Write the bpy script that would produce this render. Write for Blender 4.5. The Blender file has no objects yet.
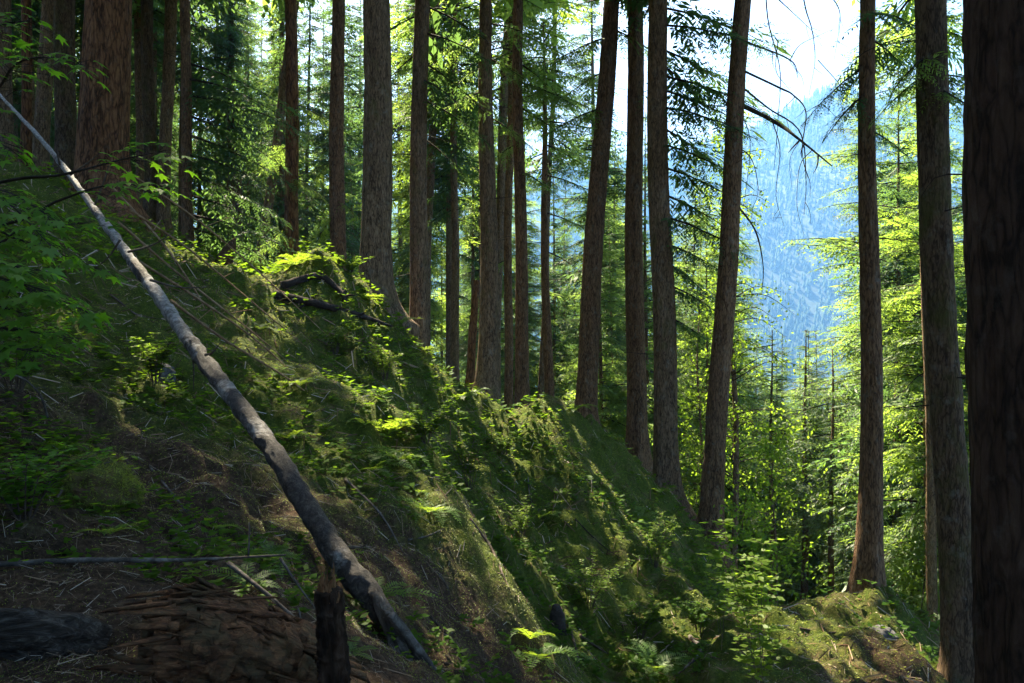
import bpy, math, random
import numpy as np
from mathutils import Vector, Matrix
random.seed(7)
RNG = np.random.default_rng(11)
sc = bpy.context.scene
COL = sc.collection
F = 1024*28/36.0

# ------------------------------------------------------------------ basics
def P(px, py, d):
    return np.array([(px-512)/F*d, d, (341.5-py)/F*d])

SUN_AZ, SUN_EL = math.radians(-20), math.radians(52)      # azimuth from +Y, positive towards +X
SUN = np.array([math.sin(SUN_AZ)*math.cos(SUN_EL), math.cos(SUN_AZ)*math.cos(SUN_EL), math.sin(SUN_EL)])

def _h(ix, iy, iz, seed):
    n = (ix*374761393 + iy*668265263 + iz*2147483647 + seed*1274126177) & 0xffffffff
    n = ((n ^ (n >> 13))*1274126177) & 0xffffffff
    n = n ^ (n >> 16)
    return (n & 0xffff)/65535.0
def noise3(x, y, z, seed=0):
    x, y, z = np.broadcast_arrays(np.asarray(x, float), np.asarray(y, float), np.asarray(z, float))
    ix, iy, iz = [np.floor(a).astype(np.int64) for a in (x, y, z)]
    fx, fy, fz = x-ix, y-iy, z-iz
    fx, fy, fz = [f*f*(3-2*f) for f in (fx, fy, fz)]
    r = 0
    for dx in (0, 1):
        for dy in (0, 1):
            for dz in (0, 1):
                w = (fx if dx else 1-fx)*(fy if dy else 1-fy)*(fz if dz else 1-fz)
                r = r + w*_h(ix+dx, iy+dy, iz+dz, seed)
    return r
def fbm(x, y, z=0.0, seed=0, oct=4):
    s, a, t = 0, 1.0, 0
    for o in range(oct):
        s = s + a*noise3(np.asarray(x)*2**o, np.asarray(y)*2**o, np.asarray(z)*2**o, seed+o*17)
        t += a; a *= .5
    return s/t
def sstep(a, b, x):
    t = np.clip((x-a)/(b-a), 0, 1); return t*t*(3-2*t)

def mesh(name, V, faces, mat=None, smooth=False, attrs=None, mats=None, mi=None):
    """faces: list of (n,k) int arrays"""
    V = np.asarray(V, np.float32)
    me = bpy.data.meshes.new(name)
    me.vertices.add(len(V)); me.vertices.foreach_set('co', V.ravel())
    fs = [np.asarray(f, np.int32) for f in faces if len(f)]
    tot = np.concatenate([np.full(len(f), f.shape[1], np.int32) for f in fs])
    idx = np.concatenate([f.ravel() for f in fs])
    me.loops.add(len(idx)); me.loops.foreach_set('vertex_index', idx)
    me.polygons.add(len(tot))
    st = np.concatenate([[0], np.cumsum(tot)[:-1]]).astype(np.int32)
    me.polygons.foreach_set('loop_start', st); me.polygons.foreach_set('loop_total', tot)
    if smooth: me.polygons.foreach_set('use_smooth', np.ones(len(tot), bool))
    if attrs:
        for k, a in attrs.items():
            at = me.attributes.new(k, 'FLOAT', 'POINT'); at.data.foreach_set('value', np.asarray(a, np.float32))
    for m in (mats or ([mat] if mat else [])): me.materials.append(m)
    if mi is not None: me.polygons.foreach_set('material_index', np.asarray(mi, np.int32))
    me.update(calc_edges=True)
    return me
def obj(name, me, parent=None, loc=(0, 0, 0), label=None, cat=None, group=None, kind=None):
    o = bpy.data.objects.new(name, me); COL.objects.link(o)
    o.location = [float(v) for v in loc]
    if parent: o.parent = parent
    tag(o, label, cat, group, kind); return o
def tag(o, label=None, cat=None, group=None, kind=None):
    if label: o['label'] = label
    if cat: o['category'] = cat
    if group: o['group'] = group
    if kind: o['kind'] = kind
def empty(name, loc, label, cat, group=None):
    o = obj(name, None, None, loc, label, cat, group); o.empty_display_size = .3; return o
def copy_tree(o, parent=None):
    c = o.copy(); COL.objects.link(c)
    if parent: c.parent = parent
    for ch in list(o.children): copy_tree(ch, c)
    return c

class Acc:                     # collects vertices, faces and one float attribute for ONE mesh
    def __init__(s): s.V = []; s.F = {}; s.A = []; s.n = 0
    def add(s, V, faces, a=0.5):
        V = np.asarray(V, float)
        for f in faces:
            f = np.asarray(f, np.int64)
            if len(f): s.F.setdefault(f.shape[1], []).append(f+s.n)
        s.V.append(V); s.A.append(np.full(len(V), a) if np.isscalar(a) else np.asarray(a)); s.n += len(V)
    def mesh(s, name, mat, smooth=False):
        return mesh(name, np.concatenate(s.V), [np.concatenate(v) for v in s.F.values()], mat, smooth, {'var': np.concatenate(s.A)})

def catmull(pts, n):
    p = np.asarray(pts, float)
    if len(p) == 2: return np.linspace(p[0], p[1], n)
    q = np.vstack([2*p[0]-p[1], p, 2*p[-1]-p[-2]])
    t = np.linspace(0, len(p)-1-1e-6, n); i = t.astype(int); f = (t-i)[:, None]
    a, b, c, d = q[i], q[i+1], q[i+2], q[i+3]
    return .5*((2*b)+(c-a)*f+(2*a-5*b+4*c-d)*f**2+(3*b-a-3*c+d)*f**3)
def tube(pts, radii, n=None, segs=8, amp=0.0, fr=6.0, seed=1, long=.25, cap=True, ridge=False):
    n = n or len(pts)
    p = catmull(pts, n)
    r = np.interp(np.linspace(0, 1, n), np.linspace(0, 1, len(radii)), radii)
    T = np.gradient(p, axis=0); T /= np.linalg.norm(T, axis=1)[:, None]+1e-9
    u = np.cross(T[0], [0.31, .2, .93]); u /= np.linalg.norm(u)
    U = np.zeros_like(p)
    for i in range(n):
        u = u-T[i]*u.dot(T[i]); u /= np.linalg.norm(u)+1e-9; U[i] = u
    W = np.cross(T, U)
    th = np.linspace(0, 2*np.pi, segs, endpoint=False)
    c, s = np.cos(th)[None, :], np.sin(th)[None, :]
    L = np.concatenate([[0], np.cumsum(np.linalg.norm(np.diff(p, axis=0), axis=1))])[:, None]
    rr = np.repeat(r[:, None], segs, 1)
    if amp:
        R0 = np.mean(r)
        nz = noise3(c*R0*fr+0*L, s*R0*fr+0*L, L*fr*long, seed)*.65+noise3(c*R0*fr*2.3+0*L, s*R0*fr*2.3+0*L, L*fr*long*2.3, seed+3)*.35
        if ridge: nz = 1-np.abs(2*nz-1)*1.6
        rr = rr+amp*(nz-.5)*2*np.minimum(1, rr/R0)
    V = p[:, None, :]+rr[..., None]*(c[..., None]*U[:, None, :]+s[..., None]*W[:, None, :])
    V = V.reshape(-1, 3)
    i, j = np.meshgrid(np.arange(n-1), np.arange(segs), indexing='ij')
    k = (j+1) % segs
    Q = np.stack([i*segs+j, i*segs+k, (i+1)*segs+k, (i+1)*segs+j], -1).reshape(-1, 4)
    fs = [Q]
    if cap:
        V = np.vstack([V, p[0], p[-1]]); a = len(V)-2
        jj = np.arange(segs); kk = (jj+1) % segs
        fs.append(np.stack([np.full(segs, a), kk, jj], 1))
        fs.append(np.stack([np.full(segs, a+1), (n-1)*segs+jj, (n-1)*segs+kk], 1))
    return V, fs

# ------------------------------------------------------------------ terrain
CP = [  # picture column, picture row, distance of ground points seen in the photograph
 (0,175,12),(60,190,14.5),(100,212,16),(150,232,13.5),(200,256,14),(235,268,14),(290,266,14),(340,264,14.6),(380,300,15.2),(420,345,15.8),
 (470,387,16.8),(500,408,17.8),(560,406,18),(600,426,18.2),(650,478,18.2),(690,522,17.6),(715,550,16.8),(716,592,15),
 (60,245,10.5),(0,240,8.5),(150,330,8.6),(150,400,6.7),(50,400,5.8),(0,420,5),(200,430,6.5),(250,385,8.6),(320,345,11.5),(300,450,7.2),(200,500,5.0),
 (100,500,4.5),(0,500,4.0),(100,600,3.3),(0,620,3.0),(0,683,2.6),(200,683,2.7),(330,683,3.2),(300,600,3.9),(400,600,5.3),(400,500,7.4),
 (450,550,7.0),(500,602,6.7),(545,672,6.2),(450,683,4.9),(400,430,9.8),(350,410,8.8),(450,455,11.2),(500,510,10.4),(550,560,9.8),(560,480,13.2),(600,455,15.8),
 (620,520,13.2),(650,560,12.8),(685,600,12.4),(600,620,9.6),(650,660,9.4),(620,690,8.6),(580,690,7.6),(690,640,9.8),
 (700,606,11.0),(740,604,11),(790,604,10.8),(870,590,11.2),(915,606,11),(940,640,10.6),(958,683,10),(720,650,8.7),(800,650,8.9),(880,650,9.1),(930,690,8.8),(780,690,7.8),(860,690,8.0),
 (1020,900,5.0),(880,780,6.2),(700,740,6.6),(560,760,4.6),(1080,720,9.5),
]
CPW = [P(*c) for c in CP]
EX = [(0,0,-1.55),(0,1.5,-1.6),(-2,0,-.9),(2,0,-2.0),(-1.2,1.6,-1.35),(1.5,2,-2.0),(3,3,-3.0),(-6,0,1.5),(-6,4,2.0),(-12,8,5.5),(-12,0,4.5),(-22,10,9),(0,-10,-1.0),(-10,-10,4),(10,-10,-6),(9,2,-5.6),(20,2,-10),(20,12,-10.5),
      (-9,21,2.3),(-6,22,1.2),(-3.4,18,.3),(-3,23,-.5),(-1.2,22,-2.2),(1.2,24,-4),(4,22.5,-5.2),(6,22,-7),(5,15,-5.6),(7,15,-6.2),(9,13,-6.0),(8,20,-8),(6,30,-9.5),(14,20,-10),(15,30,-13),(0,32,-5.5),(-9,32,1.2),(-14,30,4),(-20,30,7),(-20,22,8),(30,14,-15)]
def far_h(x, y):
    z = -.5*x-.2*y
    z = np.where(z > 0, 60*np.tanh(z/60), z)
    return np.where(z < 0, -240*np.tanh(-z/240), z)
_pts = [tuple(p) for p in CPW]+EX+[tuple(P(*q)) for q in ((736,640,14.5),(745,655,17),(742,655,13),(765,650,18.5),(732,640,19.5),(800,660,14),(870,660,15),(720,600,19),(930,700,13))]
for a in np.linspace(0, 2*np.pi, 20, endpoint=False):
    for r in (45, 70):
        x, y = r*math.sin(a), r*math.cos(a)
        _pts.append((x, y, float(far_h(x, y))))
_pts = np.array(_pts); _X = _pts[:, :2]
def _U(r2): return np.where(r2 > 0, r2*np.log(r2+1e-12), 0)
def _fit():
    n = len(_X); D = ((_X[:, None]-_X[None])**2).sum(-1)
    K = _U(D)+np.eye(n)*.15
    Pm = np.hstack([np.ones((n, 1)), _X])
    A = np.block([[K, Pm], [Pm.T, np.zeros((3, 3))]])
    s = np.linalg.solve(A, np.concatenate([_pts[:, 2], np.zeros(3)])); return s[:n], s[n:]
_W, _A = _fit()
def base_h(x, y):
    x, y = np.asarray(x, float), np.asarray(y, float); sh = np.broadcast(x, y).shape
    x, y = np.broadcast_to(x, sh).ravel(), np.broadcast_to(y, sh).ravel(); out = np.empty(len(x))
    for i in range(0, len(x), 40000):
        a, b = x[i:i+40000], y[i:i+40000]
        D = (a[:, None]-_X[None, :, 0])**2+(b[:, None]-_X[None, :, 1])**2
        r = np.sqrt(a*a+b*b); w = sstep(42, 68, r)
        out[i:i+40000] = (1-w)*(_A[0]+_A[1]*a+_A[2]*b+_U(D)@_W)+w*far_h(a, b)
    return out.reshape(sh)
def height(x, y):
    x, y = np.asarray(x, float), np.asarray(y, float)
    z = base_h(x, y); r = np.sqrt(x*x+y*y)
    # ribs that run down the slope (to the right and towards the viewer), lumps and small hollows
    u = (x*.62+y*.78); v = (x*.78-y*.62)
    k = np.clip(r/9, .25, 1.6)
    z = z+.34*k*(fbm(u*.75, v*.16, 0, 3, 3)-.5)
    z = z+.30*k*(fbm(x*.9, y*.9, 0, 8, 3)-.5)
    # the rib of the slope that runs down to the right, with the hollow on its far side
    for (bx, by, br, bh) in BUMP+CORR: z = z+bh*np.exp(-((x-bx)**2+(y-by)**2)/br**2)
    xo, yo = x, y
    x = x+.5*(fbm(x*.8, y*.8, 0, 81, 3)-.5); y = y+.5*(fbm(x*.8, y*.8, 0, 82, 3)-.5)
    for (ax_, ay_, bx_, by_, hh) in RIB:
        dx, dy = bx_-ax_, by_-ay_; t = np.clip(((x-ax_)*dx+(y-ay_)*dy)/(dx*dx+dy*dy), 0, 1); sgn = (x-ax_)*dy-(y-ay_)*dx
        dist = np.hypot(x-ax_-t*dx, y-ay_-t*dy); z = z+hh*np.exp(-(dist/np.where(sgn > 0, .75, .45))**2)*np.sin(np.clip(t*.86+.14*(1), 0, 1)*np.pi)**.5
    x, y = xo, yo
    z = z+.14*k*(fbm(x*2.1, y*2.1, 0, 12, 3)-.5)
    z = z+.085*np.clip(r/8, .4, 1.3)*(np.abs(2*fbm(x*3.1, y*3.1, 0, 51, 2)-1)*2.2-.5)
    z = z+.11*(fbm(x*4.2, y*4.2, 0, 21, 3)-.5)*np.clip(r/4, .3, 1.3)
    return z+sstep(50, 200, r)*(fbm(x*.02, y*.02, 0, 5, 3)-.5)*14
BUMP = [(*P(590,475,15.8)[:2], 2.0, .55), (*P(330,300,13.4)[:2], 1.6, .35), (*P(900,616,10.9)[:2], .75, .26), (*P(912,668,9.3)[:2], .5, .22), (*P(560,410,18)[:2], .8, .22), (*P(700,600,13.5)[:2], 1.2, .3)]
RIB = [(P(392,455,9.4)[0], 9.4, P(548,665,6.3)[0], 6.3, .38), (P(505,415,17.6)[0], 17.6, P(600,560,11.8)[0], 11.8, .3), (P(488,425,15.5)[0], 15.5, P(572,590,9.9)[0], 9.9, -.25), (P(300,290,14)[0], 14, P(440,440,10.8)[0], 10.8, .25)]
CREST = [(150,232,14,40),(200,256,14.5,40),(240,268,15,40),(290,263,14,40),(340,264,14.3,40),(380,300,14.7,40),(420,350,15,40),(450,379,15,40),(470,397,15.5,40),(490,412,16.3,40),(510,421,16.8,40),(535,413,17.3,40),(560,408,17.8,40),(600,430,17.7,40),(630,452,17.6,40),(650,476,17.2,40),(690,520,16.8,40),(715,550,16.3,40),
         (740,604,11,13),(790,604,11.2,13),(870,590,11.2,13),(915,608,11,13),(940,638,10.8,13)]
CORR = [[*P(a, b, c)[:2], .9 if c > 12 else .6, 0.0] for a, b, c, e in CREST]
for _it in range(7):                                   # settle the skyline of the slope after the lumps are on it
    for q, (a, b, c, e) in zip(CORR, CREST):
        _d = np.linspace(c-2.5 if c > 12 else c-1.4, min(e, c+5), 60); _z = height((a-512)/F*_d, _d); _e = (_z/_d).max()
        q[3] += .5*((341.5-b)/F-_e)*c
def hit(px, py, dmin=1.8, dmax=60):
    d = np.exp(np.linspace(math.log(dmin), math.log(dmax), 500))
    X = (px-512)/F*d; Z = (341.5-py)/F*d
    b = Z <= height(X, d)
    i = int(np.argmax(b)) if b.any() else len(d)-1
    return np.array([X[i], d[i], float(height(X[i], d[i]))])
def on(x, y, dz=0.0): return np.array([x, y, float(height(x, y))+dz])

# patches of ground that get the sun: (column, row, distance, radius of the gap in the canopy)
LIT = [(398,465,9,.65),(425,500,8.2,.65),(455,535,7.7,.65),(490,578,7.1,.62),(522,625,6.6,.6),(430,470,9.5,.25),
       (290,270,14,1.3),(335,268,14.3,1.3),(380,302,14.8,1.5),(420,347,15,1.5),(455,378,15.2,1.3),(345,300,13.6,.8),(400,360,13.8,.7),(380,380,11,.35),(365,360,11.5,.3),
       (170,235,13.3,.7),(140,215,13.6,.45),(195,250,13.5,.4),(150,390,7,.22),(130,425,6.5,.2),(165,360,7.6,.22),(120,470,5,.12),
       (530,412,17.9,.6),(575,418,18,.45),(625,455,18.1,.35),(690,520,17.5,.4),(775,640,9.2,.6),(825,625,9.6,.85),(870,610,10.3,.7),(915,660,9,.35),(830,660,8.7,.5),
       (165,150,3.3,.25),(60,190,3.4,.22),(40,260,3.1,.16),(25,125,9.2,.35),(60,175,8.5,.3),(700,625,10.2,.5),(740,632,9.6,.6),(740,540,7.2,.8),(745,600,7.2,.8),(735,640,8,.5),(700,610,11,.3),(620,600,9.5,.35),(575,585,9.8,.3),(640,560,12,.4),(520,560,9.9,.25),(500,480,11,.35)]
LIT += [(330,300,13.4,.5),(360,335,12.6,.45),(300,300,13.2,.45),(400,330,14.5,.6),(440,400,13.5,.4),(410,420,10.3,.35),(360,400,10,.3),(330,380,10,.25),(460,480,9.8,.4),(470,505,9.2,.35),(540,440,16,.6),(570,450,16,.6),(600,470,16,.55),(560,500,13.5,.4),(600,520,13.5,.45),(640,505,16,.5),(665,540,15,.5),
        (520,520,10.6,.35),(545,590,9.5,.35),(600,640,9,.3),(660,600,12,.4),(450,600,6.4,.25),(480,640,6.0,.22),(420,560,7.2,.25),(440,640,5.3,.15),(385,480,8.6,.25),(350,430,9,.2),(280,340,11,.25),(240,320,10.5,.2),
        (100,217,8.1,.22),(150,285,7.2,.2),(200,358,6.3,.16),(130,255,7.6,.2),(560,415,17.8,.7),(600,430,17.7,.5),(650,480,17.2,.5),(500,410,16.5,.6),(470,390,15.6,.6)]
LP = np.array([P(a, b, c) for a, b, c, r in LIT]); LR = np.array([r for *_, r in LIT])
def sun_gap(C, grow=0.0):
    """True where a world point lies in one of the canopy gaps"""
    C = np.asarray(C); m = np.zeros(len(C), bool)
    for p, r in zip(LP, LR):
        q = C-p; t = q@SUN
        m |= (t > .8) & (((q-t[:, None]*SUN)**2).sum(1) < (r+grow)**2)
    return m

# ------------------------------------------------------------------ materials
class N:
    def __init__(s, name):
        s.m = bpy.data.materials.new(name); s.m.use_nodes = True; s.t = s.m.node_tree; s.t.nodes.clear()
        s.out = s.t.nodes.new('ShaderNodeOutputMaterial')
    def n(s, typ, **kw):
        nd = s.t.nodes.new('ShaderNode'+typ)
        for k, v in kw.items():
            if k in nd.inputs: s.set(nd.inputs[k], v)
            else: setattr(nd, k, v)
        return nd
    def set(s, inp, v):
        if hasattr(v, 'links') or hasattr(v, 'is_output'): s.t.links.new(v, inp)
        else: inp.default_value = v
    def link(s, a, b): s.t.links.new(a, b)
    def coord(s, scale=(1, 1, 1), kind='Object'):
        tc = s.n('TexCoord'); mp = s.n('Mapping'); mp.inputs['Scale'].default_value = scale
        s.link(tc.outputs[kind], mp.inputs['Vector']); return mp.outputs[0]
    def noise(s, vec, scale, detail=6, rough=.6, dist=0):
        nd = s.n('TexNoise'); s.link(vec, nd.inputs['Vector'])
        nd.inputs['Scale'].default_value = scale; nd.inputs['Detail'].default_value = detail
        nd.inputs['Roughness'].default_value = rough; nd.inputs['Distortion'].default_value = dist
        return nd.outputs['Fac']
    def ramp(s, fac, stops):
        r = s.n('ValToRGB'); s.link(fac, r.inputs[0]); e = r.color_ramp.elements
        while len(e) < len(stops): e.new(.5)
        for el, (p, c) in zip(e, stops):
            el.position = p; el.color = (*c, 1) if len(c) == 3 else c
        return r.outputs[0]
    def mix(s, fac, a, b, typ='MIX'):
        m = s.n('Mix'); m.data_type = 'RGBA'; m.blend_type = typ
        for i, v in ((0, fac), (6, a), (7, b)):
            if isinstance(v, tuple): v = (*v, 1) if len(v) == 3 else v
            if isinstance(v, (float, int, tuple)): m.inputs[i].default_value = v
            else: s.link(v, m.inputs[i])
        return m.outputs[2]
    def math(s, op, a, b=0.0):
        m = s.n('Math', operation=op)
        for i, v in enumerate((a, b)):
            if isinstance(v, (float, int)): m.inputs[i].default_value = v
            else: s.link(v, m.inputs[i])
        return m.outputs[0]
    def attr(s, name):
        return s.n('Attribute', attribute_name=name).outputs['Fac']
    def bsdf(s, col, rough=.85, bump=None, dist=.02, strength=1.0, spec=.3):
        b = s.n('BsdfPrincipled')
        if isinstance(col, tuple): b.inputs['Base Color'].default_value = (*col, 1)
        else: s.link(col, b.inputs['Base Color'])
        if isinstance(rough, float): b.inputs['Roughness'].default_value = rough
        else: s.link(rough, b.inputs['Roughness'])
        b.inputs['Specular IOR Level'].default_value = spec
        if bump is not None:
            bp = s.n('Bump'); bp.inputs['Strength'].default_value = strength; bp.inputs['Distance'].default_value = dist
            s.link(bump, bp.inputs['Height']); s.link(bp.outputs[0], b.inputs['Normal'])
        s.link(b.outputs[0], s.out.inputs[0]); return b

def bark(name, dark, mid, light, moss=0.0, mosscol=(.07, .09, .018), sx=1.0, lic=.35):
    k = N(name); v = k.coord((1, 1, .22))
    f1 = k.noise(v, 20*sx, 9, .78, .9); f2 = k.noise(v, 9*sx, 5, .6, 1.2)
    ed = k.n('TexVoronoi', feature='DISTANCE_TO_EDGE'); ed.inputs['Scale'].default_value = 24*sx
    wv = k.n('VectorMath', operation='ADD'); k.link(v, wv.inputs[0])
    nn = k.n('TexNoise'); k.link(v, nn.inputs['Vector']); nn.inputs['Scale'].default_value = 22*sx
    sc_ = k.n('VectorMath', operation='SCALE'); k.link(nn.outputs['Color'], sc_.inputs[0]); sc_.inputs['Scale'].default_value = .09
    k.link(sc_.outputs[0], wv.inputs[1]); k.link(wv.outputs[0], ed.inputs['Vector'])
    plate = k.math('MINIMUM', k.math('MULTIPLY', ed.outputs['Distance'], 5.0), 1.0)
    big = k.noise(k.coord((1, 1, .5)), 1.3, 4)
    hgt = k.math('ADD', k.math('MULTIPLY', plate, .14), k.math('ADD', k.math('MULTIPLY', f1, .6), k.math('MULTIPLY', f2, .35)))
    c = k.ramp(hgt, [(.45, dark), (.60, mid), (.80, light)])
    c = k.mix(k.math('MULTIPLY', big, .55), c, tuple(x*.62 for x in mid))
    lich = k.ramp(k.noise(k.coord((1, 1, .8)), 7, 5, .7), [(.56, (0, 0, 0)), (.66, (1, 1, 1))])
    c = k.mix(k.math('MULTIPLY', lich, lic), c, (.20, .20, .17))
    if moss:
        mf = k.ramp(k.noise(k.coord((1, 1, .6)), 2.2, 6, .7), [(.62-.3*moss, (0, 0, 0)), (.78-.2*moss, (1, 1, 1))])
        c = k.mix(k.math('MULTIPLY', mf, .8), c, mosscol)
    k.bsdf(c, .95, hgt, .06, 1.0, .1); return k.m
M = {}
M['bark_brown'] = bark('bark_brown', (.026, .016, .010), (.19, .112, .062), (.35, .235, .145))
M['bark_grey'] = bark('bark_grey', (.028, .018, .011), (.20, .130, .078), (.36, .26, .17), .25, (.08, .085, .022))
M['bark_red'] = bark('bark_red', (.016, .008, .005), (.165, .078, .036), (.32, .18, .09), 0, sx=.6, lic=.1)
M['bark_mossy'] = bark('bark_mossy', (.022, .015, .010), (.125, .083, .052), (.24, .175, .11), .42, (.065, .07, .018))
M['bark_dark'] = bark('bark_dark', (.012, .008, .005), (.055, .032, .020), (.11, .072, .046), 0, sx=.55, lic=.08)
def leafmat(name, dark, light, trans, wt=.45, gloss=.08, sat=.3):
    k = N(name); a = k.attr('var'); oi = k.n('ObjectInfo').outputs['Random']
    n = k.noise(k.coord(kind='Object'), .9, 3)
    f = k.math('ADD', k.math('MULTIPLY', a, .55), k.math('MULTIPLY', n, .45))
    c = k.mix(f, dark, light)
    c = k.mix(k.math('MULTIPLY', oi, sat), c, (dark[0]*.8, dark[1]*.9, dark[2]*1.6))
    t = k.mix(f, tuple(x*.65 for x in trans), trans)
    d = k.n('BsdfDiffuse'); k.link(c, d.inputs[0])
    tr = k.n('BsdfTranslucent'); k.link(t, tr.inputs[0])
    mx = k.n('MixShader'); mx.inputs[0].default_value = wt; k.link(d.outputs[0], mx.inputs[1]); k.link(tr.outputs[0], mx.inputs[2])
    g = k.n('BsdfGlossy'); g.inputs['Roughness'].default_value = .5
    m2 = k.n('MixShader'); m2.inputs[0].default_value = gloss; k.link(mx.outputs[0], m2.inputs[1]); k.link(g.outputs[0], m2.inputs[2])
    k.link(m2.outputs[0], k.out.inputs[0]); return k.m
M['needles'] = leafmat('fir_needles', (.030, .062, .020), (.060, .105, .022), (.29, .45, .07), .52, .02)
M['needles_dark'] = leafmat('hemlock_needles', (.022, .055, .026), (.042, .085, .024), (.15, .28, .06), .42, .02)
M['needles_bright'] = leafmat('young_needles', (.038, .085, .020), (.075, .125, .025), (.35, .52, .06), .54, .02)
M['maple_leaf'] = leafmat('maple_leaf', (.035, .10, .010), (.075, .165, .014), (.26, .55, .02), .5, .02, .05)
M['yellow_leaf'] = leafmat('yellow_green_leaf', (.05, .10, .010), (.10, .15, .012), (.30, .48, .03), .52, .01, .1)
M['fern_leaf'] = leafmat('fern_leaf', (.035, .085, .018), (.075, .14, .022), (.34, .48, .035), .5, .02, .15)
M['herb_leaf'] = leafmat('herb_leaf', (.020, .060, .006), (.045, .088, .008), (.20, .34, .015), .48, .006, .1)
M['moss_blade'] = leafmat('moss_blade', (.032, .060, .008), (.16, .175, .024), (.40, .46, .05), .42, .02, .1)
def litter_mat():
    k = N('litter'); a = k.attr('var')
    c = k.ramp(a, [(0, (.045, .027, .016)), (.45, (.12, .070, .040)), (.75, (.22, .15, .09)), (1, (.34, .29, .23))])
    k.bsdf(c, .9, spec=.15); return k.m
M['litter'] = litter_mat()
def deadwood(name, c1, c2, c3, long=(1, 1, 1), sc=8):
    k = N(name); v = k.coord(long)
    f = k.noise(v, sc, 8, .7, .8); g = k.noise(k.coord(), 2.5, 5)
    c = k.ramp(f, [(.3, c1), (.5, c2), (.72, c3)])
    c = k.mix(k.math('MULTIPLY', g, .5), c, c1)
    k.bsdf(c, .95, f, .035, 1.0, .08); return k.m
M['dead_twig'] = deadwood('dead_twig', (.035, .024, .018), (.09, .068, .052), (.20, .165, .135))
M['dead_dark'] = deadwood('dead_dark', (.016, .012, .010), (.04, .031, .026), (.09, .074, .062))
M['grey_wood'] = deadwood('grey_wood', (.022, .018, .015), (.085, .074, .064), (.24, .22, .195))
def rot_mat():
    k = N('red_rot'); v = k.coord((5, 22, 22)); w = k.coord()
    f = k.noise(v, 2.2, 9, .75, .8); g = k.noise(w, 7, 6, .7)
    cn = k.noise(k.coord((9, 9, 3)), .8, 3, .5, .8); c2 = k.noise(k.coord((1.6, 9, 9)), .8, 3, .5, .8)
    def line(q): return k.math('MINIMUM', k.math('MULTIPLY', k.math('ABSOLUTE', k.math('SUBTRACT', q, .5)), 34.0), 1.0)
    cr = k.math('MAXIMUM', k.math('MULTIPLY', line(cn), line(c2)), .72)
    c = k.ramp(f, [(.34, (.018, .009, .005)), (.52, (.105, .046, .020)), (.68, (.24, .115, .052))])
    c = k.mix(k.ramp(g, [(.45, (0, 0, 0)), (.7, (1, 1, 1))]), c, (.055, .045, .022))
    c = k.mix(cr, (.010, .006, .004), c)
    k.bsdf(c, .9, k.math('ADD', k.math('MULTIPLY', f, .5), k.math('MULTIPLY', cr, .5)), .03, 1.0, .15); return k.m
M['red_rot'] = rot_mat()
M['old_wood'] = deadwood('old_wood', (.014, .011, .009), (.065, .052, .042), (.20, .175, .15), (1.5, 14, 14), 4)
M['tan_wood'] = deadwood('tan_wood', (.09, .05, .027), (.24, .15, .085), (.42, .31, .2))
M['orange_wood'] = deadwood('orange_wood', (.05, .022, .010), (.20, .095, .04), (.36, .20, .095), (6, 6, 1), 8)
M['rock'] = deadwood('rock', (.03, .03, .03), (.085, .082, .08), (.19, .185, .18), (1, 1, 1), 5)
def mossy_mat():
    k = N('moss_cushion'); v = k.coord()
    f = k.noise(v, 22, 8, .7); g = k.noise(v, 3.0, 5)
    c = k.ramp(f, [(.3, (.028, .034, .009)), (.55, (.085, .088, .018)), (.75, (.15, .145, .03))])
    c = k.mix(k.ramp(g, [(.52, (0, 0, 0)), (.66, (1, 1, 1))]), c, (.075, .045, .026))
    k.bsdf(c, .95, f, .03, 1.0, .1); return k.m
M['moss'] = mossy_mat()
def log_mat():
    k = N('fallen_log_bark'); v = k.coord()
    f = k.noise(v, 26, 9, .8, .8)
    c = k.ramp(f, [(.42, (.012, .009, .007)), (.54, (.048, .036, .028)), (.66, (.10, .085, .07)), (.76, (.34, .32, .29))])
    p = k.noise(k.coord((1, 1, 1)), 1.7, 6, .72, .4)
    pe = k.math('ADD', p, k.math('MULTIPLY', k.attr('var'), .36))       # bark has come off towards the thin end
    m = k.ramp(pe, [(.64, (0, 0, 0)), (.72, (1, 1, 1))])
    wood = k.ramp(k.noise(v, 30, 4), [(.35, (.11, .10, .09)), (.7, (.36, .34, .32))])
    c = k.mix(m, c, wood)
    hh = k.math('SUBTRACT', f, k.math('MULTIPLY', m, .35))
    b = k.bsdf(c, .7, hh, .04, 1.0, .3); return k.m
M['log'] = log_mat()
def ground_mat():
    k = N('forest_floor'); v = k.coord(kind='Object')
    mo = k.attr('moss')
    f = k.noise(v, 24, 10, .8, .4); g = k.noise(v, 5, 6, .7); h = k.noise(v, 1.1, 5, .6)
    lit = k.ramp(f, [(.34, (.016, .010, .006)), (.48, (.058, .036, .022)), (.62, (.12, .078, .047)), (.78, (.25, .185, .12))])
    mos = k.ramp(f, [(.28, (.018, .030, .005)), (.5, (.062, .088, .011)), (.72, (.15, .17, .022))])
    straw = k.ramp(f, [(.3, (.06, .045, .022)), (.6, (.18, .145, .07)), (.8, (.30, .25, .14))])
    m = k.math('ADD', k.math('MULTIPLY', mo, .8), k.math('ADD', k.math('MULTIPLY', g, .5), k.math('MULTIPLY', h, .25)))
    c = k.mix(k.ramp(m, [(.68, (0, 0, 0)), (.86, (1, 1, 1))]), lit, mos)
    c = k.mix(k.math('MULTIPLY', k.ramp(k.noise(v, 2.3, 6, .7), [(.54, (0, 0, 0)), (.66, (1, 1, 1))]), .6), c, straw)
    hg = k.math('ADD', k.math('MULTIPLY', f, .7), k.math('MULTIPLY', g, .8))
    k.bsdf(c, .95, hg, .12, 1.0, .1); return k.m
M['ground'] = ground_mat()
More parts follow.
